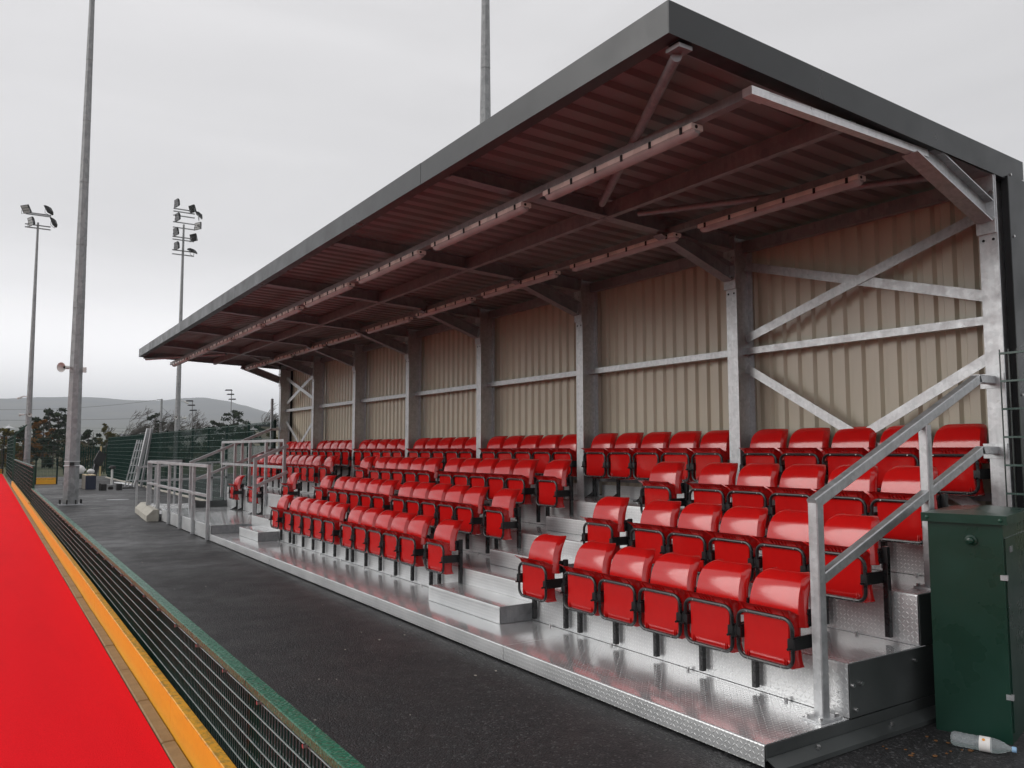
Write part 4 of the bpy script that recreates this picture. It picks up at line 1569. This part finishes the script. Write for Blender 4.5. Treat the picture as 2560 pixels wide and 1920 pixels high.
# litter on the tarmac
rl = random.Random(4)
lm = [MB().poly_extrude([(-.02, -.012, 0), (.018, -.016, 0), (.024, .01, 0), (-.012, .016, 0)], (0, 0, .004)).mesh('fallen_leaf', 'leaf_litter'), MB().poly_extrude([(-.012, -.008, 0), (.012, -.010, 0), (.010, .010, 0), (-.008, .008, 0)], (0, 0, .005)).mesh('paper_scrap', 'paper')]
m = MB()
for k in range(80):
    x, y = rl.uniform(1.3, 3.4), rl.uniform(2.6, 26)
    s_ = rl.uniform(.003, .011)
    a_ = rl.uniform(0, pi)
    m.poly_extrude([(x + s_ * cos(a_ + q) * rl.uniform(.5, 1.4), y + s_ * sin(a_ + q) * 1.3, .003) for q in (0, 1.3, 2.6, 3.9, 5.2)], (0, 0, s_ * .5))
tag(m.build('gravel', 'concrete'), kind='stuff')
m = MB()
for k in range(14):
    x, y = rl.uniform(4.3, 4.75), rl.uniform(2.45, 2.85)
    s_ = rl.uniform(.006, .016)
    a_ = rl.uniform(0, pi)
    m.poly_extrude([(x + s_ * cos(a_ + q) * rl.uniform(.5, 1.4), y + s_ * sin(a_ + q), .003) for q in (0, 1.3, 2.6, 3.9, 5.2)], (0, 0, .003))
tag(m.build('leaf_litter', 'leaf_litter'), kind='stuff')

# ================================================================== TREES AND BEYOND
def bare_tree(x, y, h, seed, label, lean=.5, spread=1.0, mat='bark_bare'):
    r_ = random.Random(seed)
    t = thing('bare_tree', label, 'tree', (x, y, 0), 'bare windswept trees beyond the fence')
    tr, br = MB(), MB()

    def grow(p, d, l, rad, depth):
        pts = [p]
        rs = [rad]
        n = 4
        q = p.copy()
        dd = d.copy()
        for i in range(n):
            dd = (dd + Vector((r_.uniform(-.22, .22) + lean * .10, r_.uniform(-.2, .2), r_.uniform(-.12, .20)))).normalized()
            q = q + dd * (l / n)
            pts.append(q.copy())
            rs.append(max(.017, rad * (1 - .5 * (i + 1) / n)))
        (tr if depth == 0 else br).tube(pts, rs, 5 if depth < 2 else 3, caps=False)
        if depth >= 5:
            return
        kids = 4 if depth < 2 else 3
        for k in range(kids):
            i = r_.randint(2, n)
            ang = r_.uniform(-1, 1)
            nd = (dd + Vector((r_.uniform(-.9, .9) * spread + lean * .45, r_.uniform(-.6, .6), r_.uniform(-.15, .65)))).normalized()
            grow(pts[i], nd, l * r_.uniform(.55, .82), rs[i] * .72, depth + 1)
    grow(Vector((x, y, -.1)), Vector((lean * .35, 0, 1)).normalized(), h * .40, h * .034, 0)
    tr.build('trunk', mat, t, fix=False)
    br.build('branches', mat, t, fix=False)
    return t


def leaf_tree(name, x, y, h, w, seed, mat, label, cat, group, clumps=26, n=70, ls=.16, base=.25, droop=0.0, flat=.6, pine=True):
    r_ = random.Random(seed)
    t = thing(name, label, cat, (x, y, 0), group)
    tr = MB()
    tr.tube([(x, y, -.1), (x + r_.uniform(-.1, .1) * h * .2, y, h * .5), (x + r_.uniform(-.1, .1) * h * .4, y, h * .95)], [h * .022, h * .016, h * .005], 6)
    cr = MB()
    for k in range(clumps):
        f_ = base + (1 - base) * ((k + .5) / clumps)
        rad = w * (.35 + .65 * sin(pi * min(1, (1.05 - f_) / (1.05 - base) * .75 + .08))) if pine else w * sin(pi * (.12 + .8 * (f_ - base) / (1 - base)))
        a_ = r_.uniform(0, 2 * pi)
        q = rad * sqrt(r_.uniform(.12, 1))
        c = Vector((x + q * cos(a_), y + q * sin(a_), h * f_ - droop * q))
        tr.tube([(x, y, h * max(.1, f_ - .12)), tuple(c)], [h * .007, h * .002], 4, caps=False)
        cs = w * r_.uniform(.20, .40)
        for i in range(n):
            v = Vector((r_.gauss(0, 1), r_.gauss(0, 1), r_.gauss(0, 1) * flat)).normalized() * cs * r_.uniform(.3, 1.0)
            v.z *= flat
            p = c + v
            e1 = Vector((r_.gauss(0, 1), r_.gauss(0, 1), r_.gauss(0, .8))).normalized()
            e2 = e1.cross(Vector((r_.gauss(0, 1), r_.gauss(0, 1), r_.gauss(0, 1)))).normalized()
            s1, s2 = ls * r_.uniform(.6, 1.3), ls * r_.uniform(.25, .6)
            cr.add([p - e1 * s1, p + e2 * s2, p + e1 * s1, p - e2 * s2], [(0, 1, 2, 3)])
    tr.build('trunk', 'bark', t, fix=False)
    cr.build('crown', mat, t, fix=False)
    return t


BT = 'bare windswept trees beyond the fence'
bare_tree(13.2, 112, 6.4, 3, 'bare leaning tree rising just right of the thick mast', .9, 1.1)
bare_tree(15.4, 110, 7.0, 8, 'bare wide tree beyond the end of the tall fence', .9, 1.1)
bare_tree(17.2, 116, 7.3, 14, 'bare tree behind the ladder and scaffold boards', .8, 1.0)
bare_tree(22.0, 112, 6.8, 21, 'bare tree behind the eight lamp mast', .6, 1.2)
bare_tree(30.6, 112, 8.2, 33, 'tall thin bare tree behind the far end of the shelter', .5, .9)
bare_tree(10.9, 105, 4.6, 41, 'low dark bare tree beside the thick mast', .6, 1.2)
PG = 'dark pine trees beyond the fence'
leaf_tree('pine_tree', 5.1, 94, 5.5, 1.35, 5, 'pine_leaf', 'dark pine with a ragged top between the two left masts', 'tree', PG, 24, 90, .17)
leaf_tree('pine_tree', 6.1, 96, 5.9, 1.5, 9, 'pine_leaf', 'broad dark pine just left of the thick mast', 'tree', PG, 26, 90, .17)
leaf_tree('pine_tree', 3.6, 90, 4.7, .8, 12, 'pine_leaf', 'dark pine hidden behind the slim left mast', 'tree', PG, 18, 80, .16)
leaf_tree('pine_tree', 18.0, 112, 6.3, 1.3, 16, 'pine_leaf', 'layered dark pine standing at the utility pole', 'tree', PG, 22, 80, .18, flat=.4)
leaf_tree('pine_tree', 20.3, 116, 5.3, 1.5, 18, 'pine_leaf', 'low dark pine between the utility pole and the eight lamp mast', 'tree', PG, 22, 80, .18)
leaf_tree('pine_tree', 23.6, 104, 5.2, 1.2, 23, 'pine_leaf', 'small dark pine left of the taller distant floodlight column', 'tree', PG, 22, 80, .17)
leaf_tree('pine_tree', 25.8, 104, 6.5, 1.9, 27, 'pine_leaf', 'dark open pine at the taller distant floodlight column', 'tree', PG, 26, 60, .19)
leaf_tree('pine_tree', 24.6, 98, 4.2, 2.2, 29, 'pine_leaf', 'low wide dark pine behind the middle of the tall fence', 'tree', PG, 24, 90, .2)
leaf_tree('pine_tree', 27.2, 100, 4.4, 2.0, 31, 'pine_leaf', 'low dark pine beside the cream clubhouse', 'tree', PG, 22, 90, .2)
leaf_tree('pine_tree', 2.6, 84, 3.4, 1.1, 35, 'pine_leaf', 'small dark pine at the far left behind the pitch corner', 'tree', PG, 18, 80, .16)
SG = 'shrubs beyond the far fence'
leaf_tree('shrub', 4.3, 86, 4.4, 1.2, 51, 'autumn_leaf', 'rust coloured tree between the two left masts', 'shrub', SG, 18, 70, .13, base=.2, pine=False)
leaf_tree('shrub', 2.9, 80, 2.6, 1.0, 52, 'autumn_leaf', 'orange shrub left of the slim mast', 'shrub', SG, 16, 70, .12, base=.1, pine=False)
leaf_tree('shrub', 9.3, 84, 4.1, .8, 53, 'olive_leaf', 'mustard green bush at the end of the tall green fence', 'shrub', SG, 18, 80, .12, base=.15, pine=False)
leaf_tree('shrub', 8.2, 88, 3.5, 1.0, 54, 'pine_leaf', 'dark bush just right of the thick mast', 'shrub', SG, 18, 70, .14, base=.1, pine=False)
leaf_tree('shrub', 7.6, 70, 1.4, 1.3, 55, 'scrub_leaf', 'low brown scrub behind the timber post', 'shrub', SG, 16, 80, .11, base=.1, pine=False)
leaf_tree('shrub', 5.6, 72, 2.2, 1.1, 56, 'pine_leaf', 'dark low bush behind the thick mast', 'shrub', SG, 16, 70, .13, base=.1, pine=False)
leaf_tree('shrub', 1.0, 76, 3.3, 1.3, 57, 'olive_leaf', 'olive bush at the left edge behind the pitch fence', 'shrub', SG, 18, 80, .14, base=.1, pine=False)
leaf_tree('shrub', 28.5, 96, 3.6, 1.6, 58, 'olive_leaf', 'olive bush in front of the cream clubhouse', 'shrub', SG, 16, 70, .16, base=.1, pine=False)
for k, (x, y, h_, w_, mt, lab) in enumerate((
        (3.3, 88, 4.2, 1.2, 'pine_leaf', 'dark bush filling the gap right of the slim left mast'),
        (5.0, 84, 3.0, 1.4, 'pine_leaf', 'dark low bush under the two pines'),
        (6.3, 82, 2.6, 1.2, 'scrub_leaf', 'brown bush at the foot of the pine beside the thick mast'),
        (8.9, 92, 3.6, 1.2, 'pine_leaf', 'dark ragged bush left of the mustard bush'),
        (7.4, 86, 2.4, 1.2, 'scrub_leaf', 'brown tangled bush behind the palisade'),
        (10.6, 92, 3.3, 1.4, 'olive_leaf', 'olive bush behind the corner of the tall fence'),
        (13.0, 104, 3.0, 2.0, 'pine_leaf', 'dark hedge below the leaning bare tree'),
        (16.2, 104, 3.0, 2.2, 'pine_leaf', 'dark hedge left of the utility pole'),
        (19.6, 104, 3.4, 2.2, 'pine_leaf', 'dark hedge right of the utility pole'),
        (22.4, 100, 3.4, 1.8, 'pine_leaf', 'dark hedge below the shorter distant floodlight column'),
        (2.0, 92, 3.4, 1.4, 'autumn_leaf', 'rust coloured bush left of the slim mast, farther back'))):
    leaf_tree('shrub', x, y, h_, w_, 80 + k, mt, lab, 'shrub', SG, 18, 80, .16, base=.06, pine=False)
bare_tree(14.3, 118, 6.6, 61, 'second bare leaning tree, farther back than the first', .9, 1.2)
bare_tree(18.9, 120, 6.9, 67, 'bare tree rising behind the layered pine', .7, 1.2)
# distant scrub belt
m = MB()
rs_ = random.Random(77)
for k in range(5200):
    y = rs_.uniform(118, 330)
    x = rs_.uniform(-.12, .52) * y
    z = abs(rs_.gauss(0, 1)) * (1.0 + .5 * sin(x * .21) + .3 * sin(x * .07 + 2)) * .9
    s_ = rs_.uniform(.25, .7)
    e1 = Vector((rs_.gauss(0, 1), rs_.gauss(0, .5), rs_.gauss(0, .8))).normalized()
    e2 = e1.cross(Vector((rs_.gauss(0, 1), 1, rs_.gauss(0, 1)))).normalized()
    p = Vector((x, y, z))
    m.add([p - e1 * s_, p + e2 * s_ * .6, p + e1 * s_, p - e2 * s_ * .6], [(0, 1, 2, 3)])
tag(m.build('scrub', 'scrub_leaf', fix=False), kind='stuff')


def house(x, y, w, d2, h, label, wall='render_white', z=0):
    t = thing('house', label, 'house', (x, y, z), 'distant houses below the hill')
    MB().box(x - w / 2, x + w / 2, y, y + d2, z, z + h).build('wall', wall, t)
    MB().poly_extrude([(x - w / 2 - .3, y - .3, z + h), (x + w / 2 + .3, y - .3, z + h), (x + w / 2, y + d2 / 2, z + h + 2.2), (x - w / 2, y + d2 / 2, z + h + 2.2)], (0, .0, .2)).build('roof', 'grey_slate', t)
    MB().poly_extrude([(x - w / 2 - .3, y + d2 + .3, z + h), (x + w / 2 + .3, y + d2 + .3, z + h), (x + w / 2, y + d2 / 2, z + h + 2.2), (x - w / 2, y + d2 / 2, z + h + 2.2)], (0, .0, .2)).build('roof', 'grey_slate', t)
    for k in (-.25, .25):
        MB().box(x + w * k - .5, x + w * k + .5, y - .04, y - .01, z + 1, z + 2.2).build('window', 'window_dark', t)


for i, (x, y, w) in enumerate(((104, 520, 12), (128, 560, 10), (150, 600, 16), (118, 640, 11), (30, 560, 13), (54, 620, 10), (12, 640, 12), (80, 600, 10))):
    house(x, y, w, 7, 3.6, 'tiny pale distant house below the hill, %s of its scattered row from the left' % ORD[sorted([104 / 520, 128 / 560, 150 / 600, 118 / 640, 30 / 560, 54 / 620, 12 / 640, 80 / 600]).index(x / y)], z=6)

t = thing('clubhouse', 'low cream building partly hidden by the far end of the shelter', 'building', (32, 104, 0))
MB().box(29.2, 42, 104, 112, 0, 4.6).build('wall', 'render_cream', t)
MB().box(29.0, 42.2, 103.8, 112.2, 4.602, 4.85).build('roof', 'grey_slate', t)
for k in range(5):
    MB().box(30 + 2.2 * k, 31.2 + 2.2 * k, 103.96, 103.99, 1.1, 2.6).build('window', 'window_dark', t)
t = thing('garden_wall', 'long low white wall seen through the tall green fence', 'wall', (24, 92, 0))
for k in range(9):
    MB().box(21.6 + .82 * k, 22.4 + .82 * k, 92, 92.2, 0, 2.0 + .02 * (k % 2)).build('panel', 'render_white', t)

# hillside air: thin even mist in one box round everything
MAT['haze'] = bpy.data.materials.new('haze')
MAT['haze'].use_nodes = True
hn = MAT['haze'].node_tree
hn.nodes.clear()
vo = hn.nodes.new('ShaderNodeVolumePrincipled')
vo.inputs['Color'].default_value = (.87, .93, 1, 1)
vo.inputs['Density'].default_value = .00032
ho = hn.nodes.new('ShaderNodeOutputMaterial')
hn.links.new(vo.outputs[0], ho.inputs['Volume'])
hz = MB().box(-3600, 3600, -650, 3500, -1.5, 200).build('haze', 'haze')
tag(hz, kind='stuff')
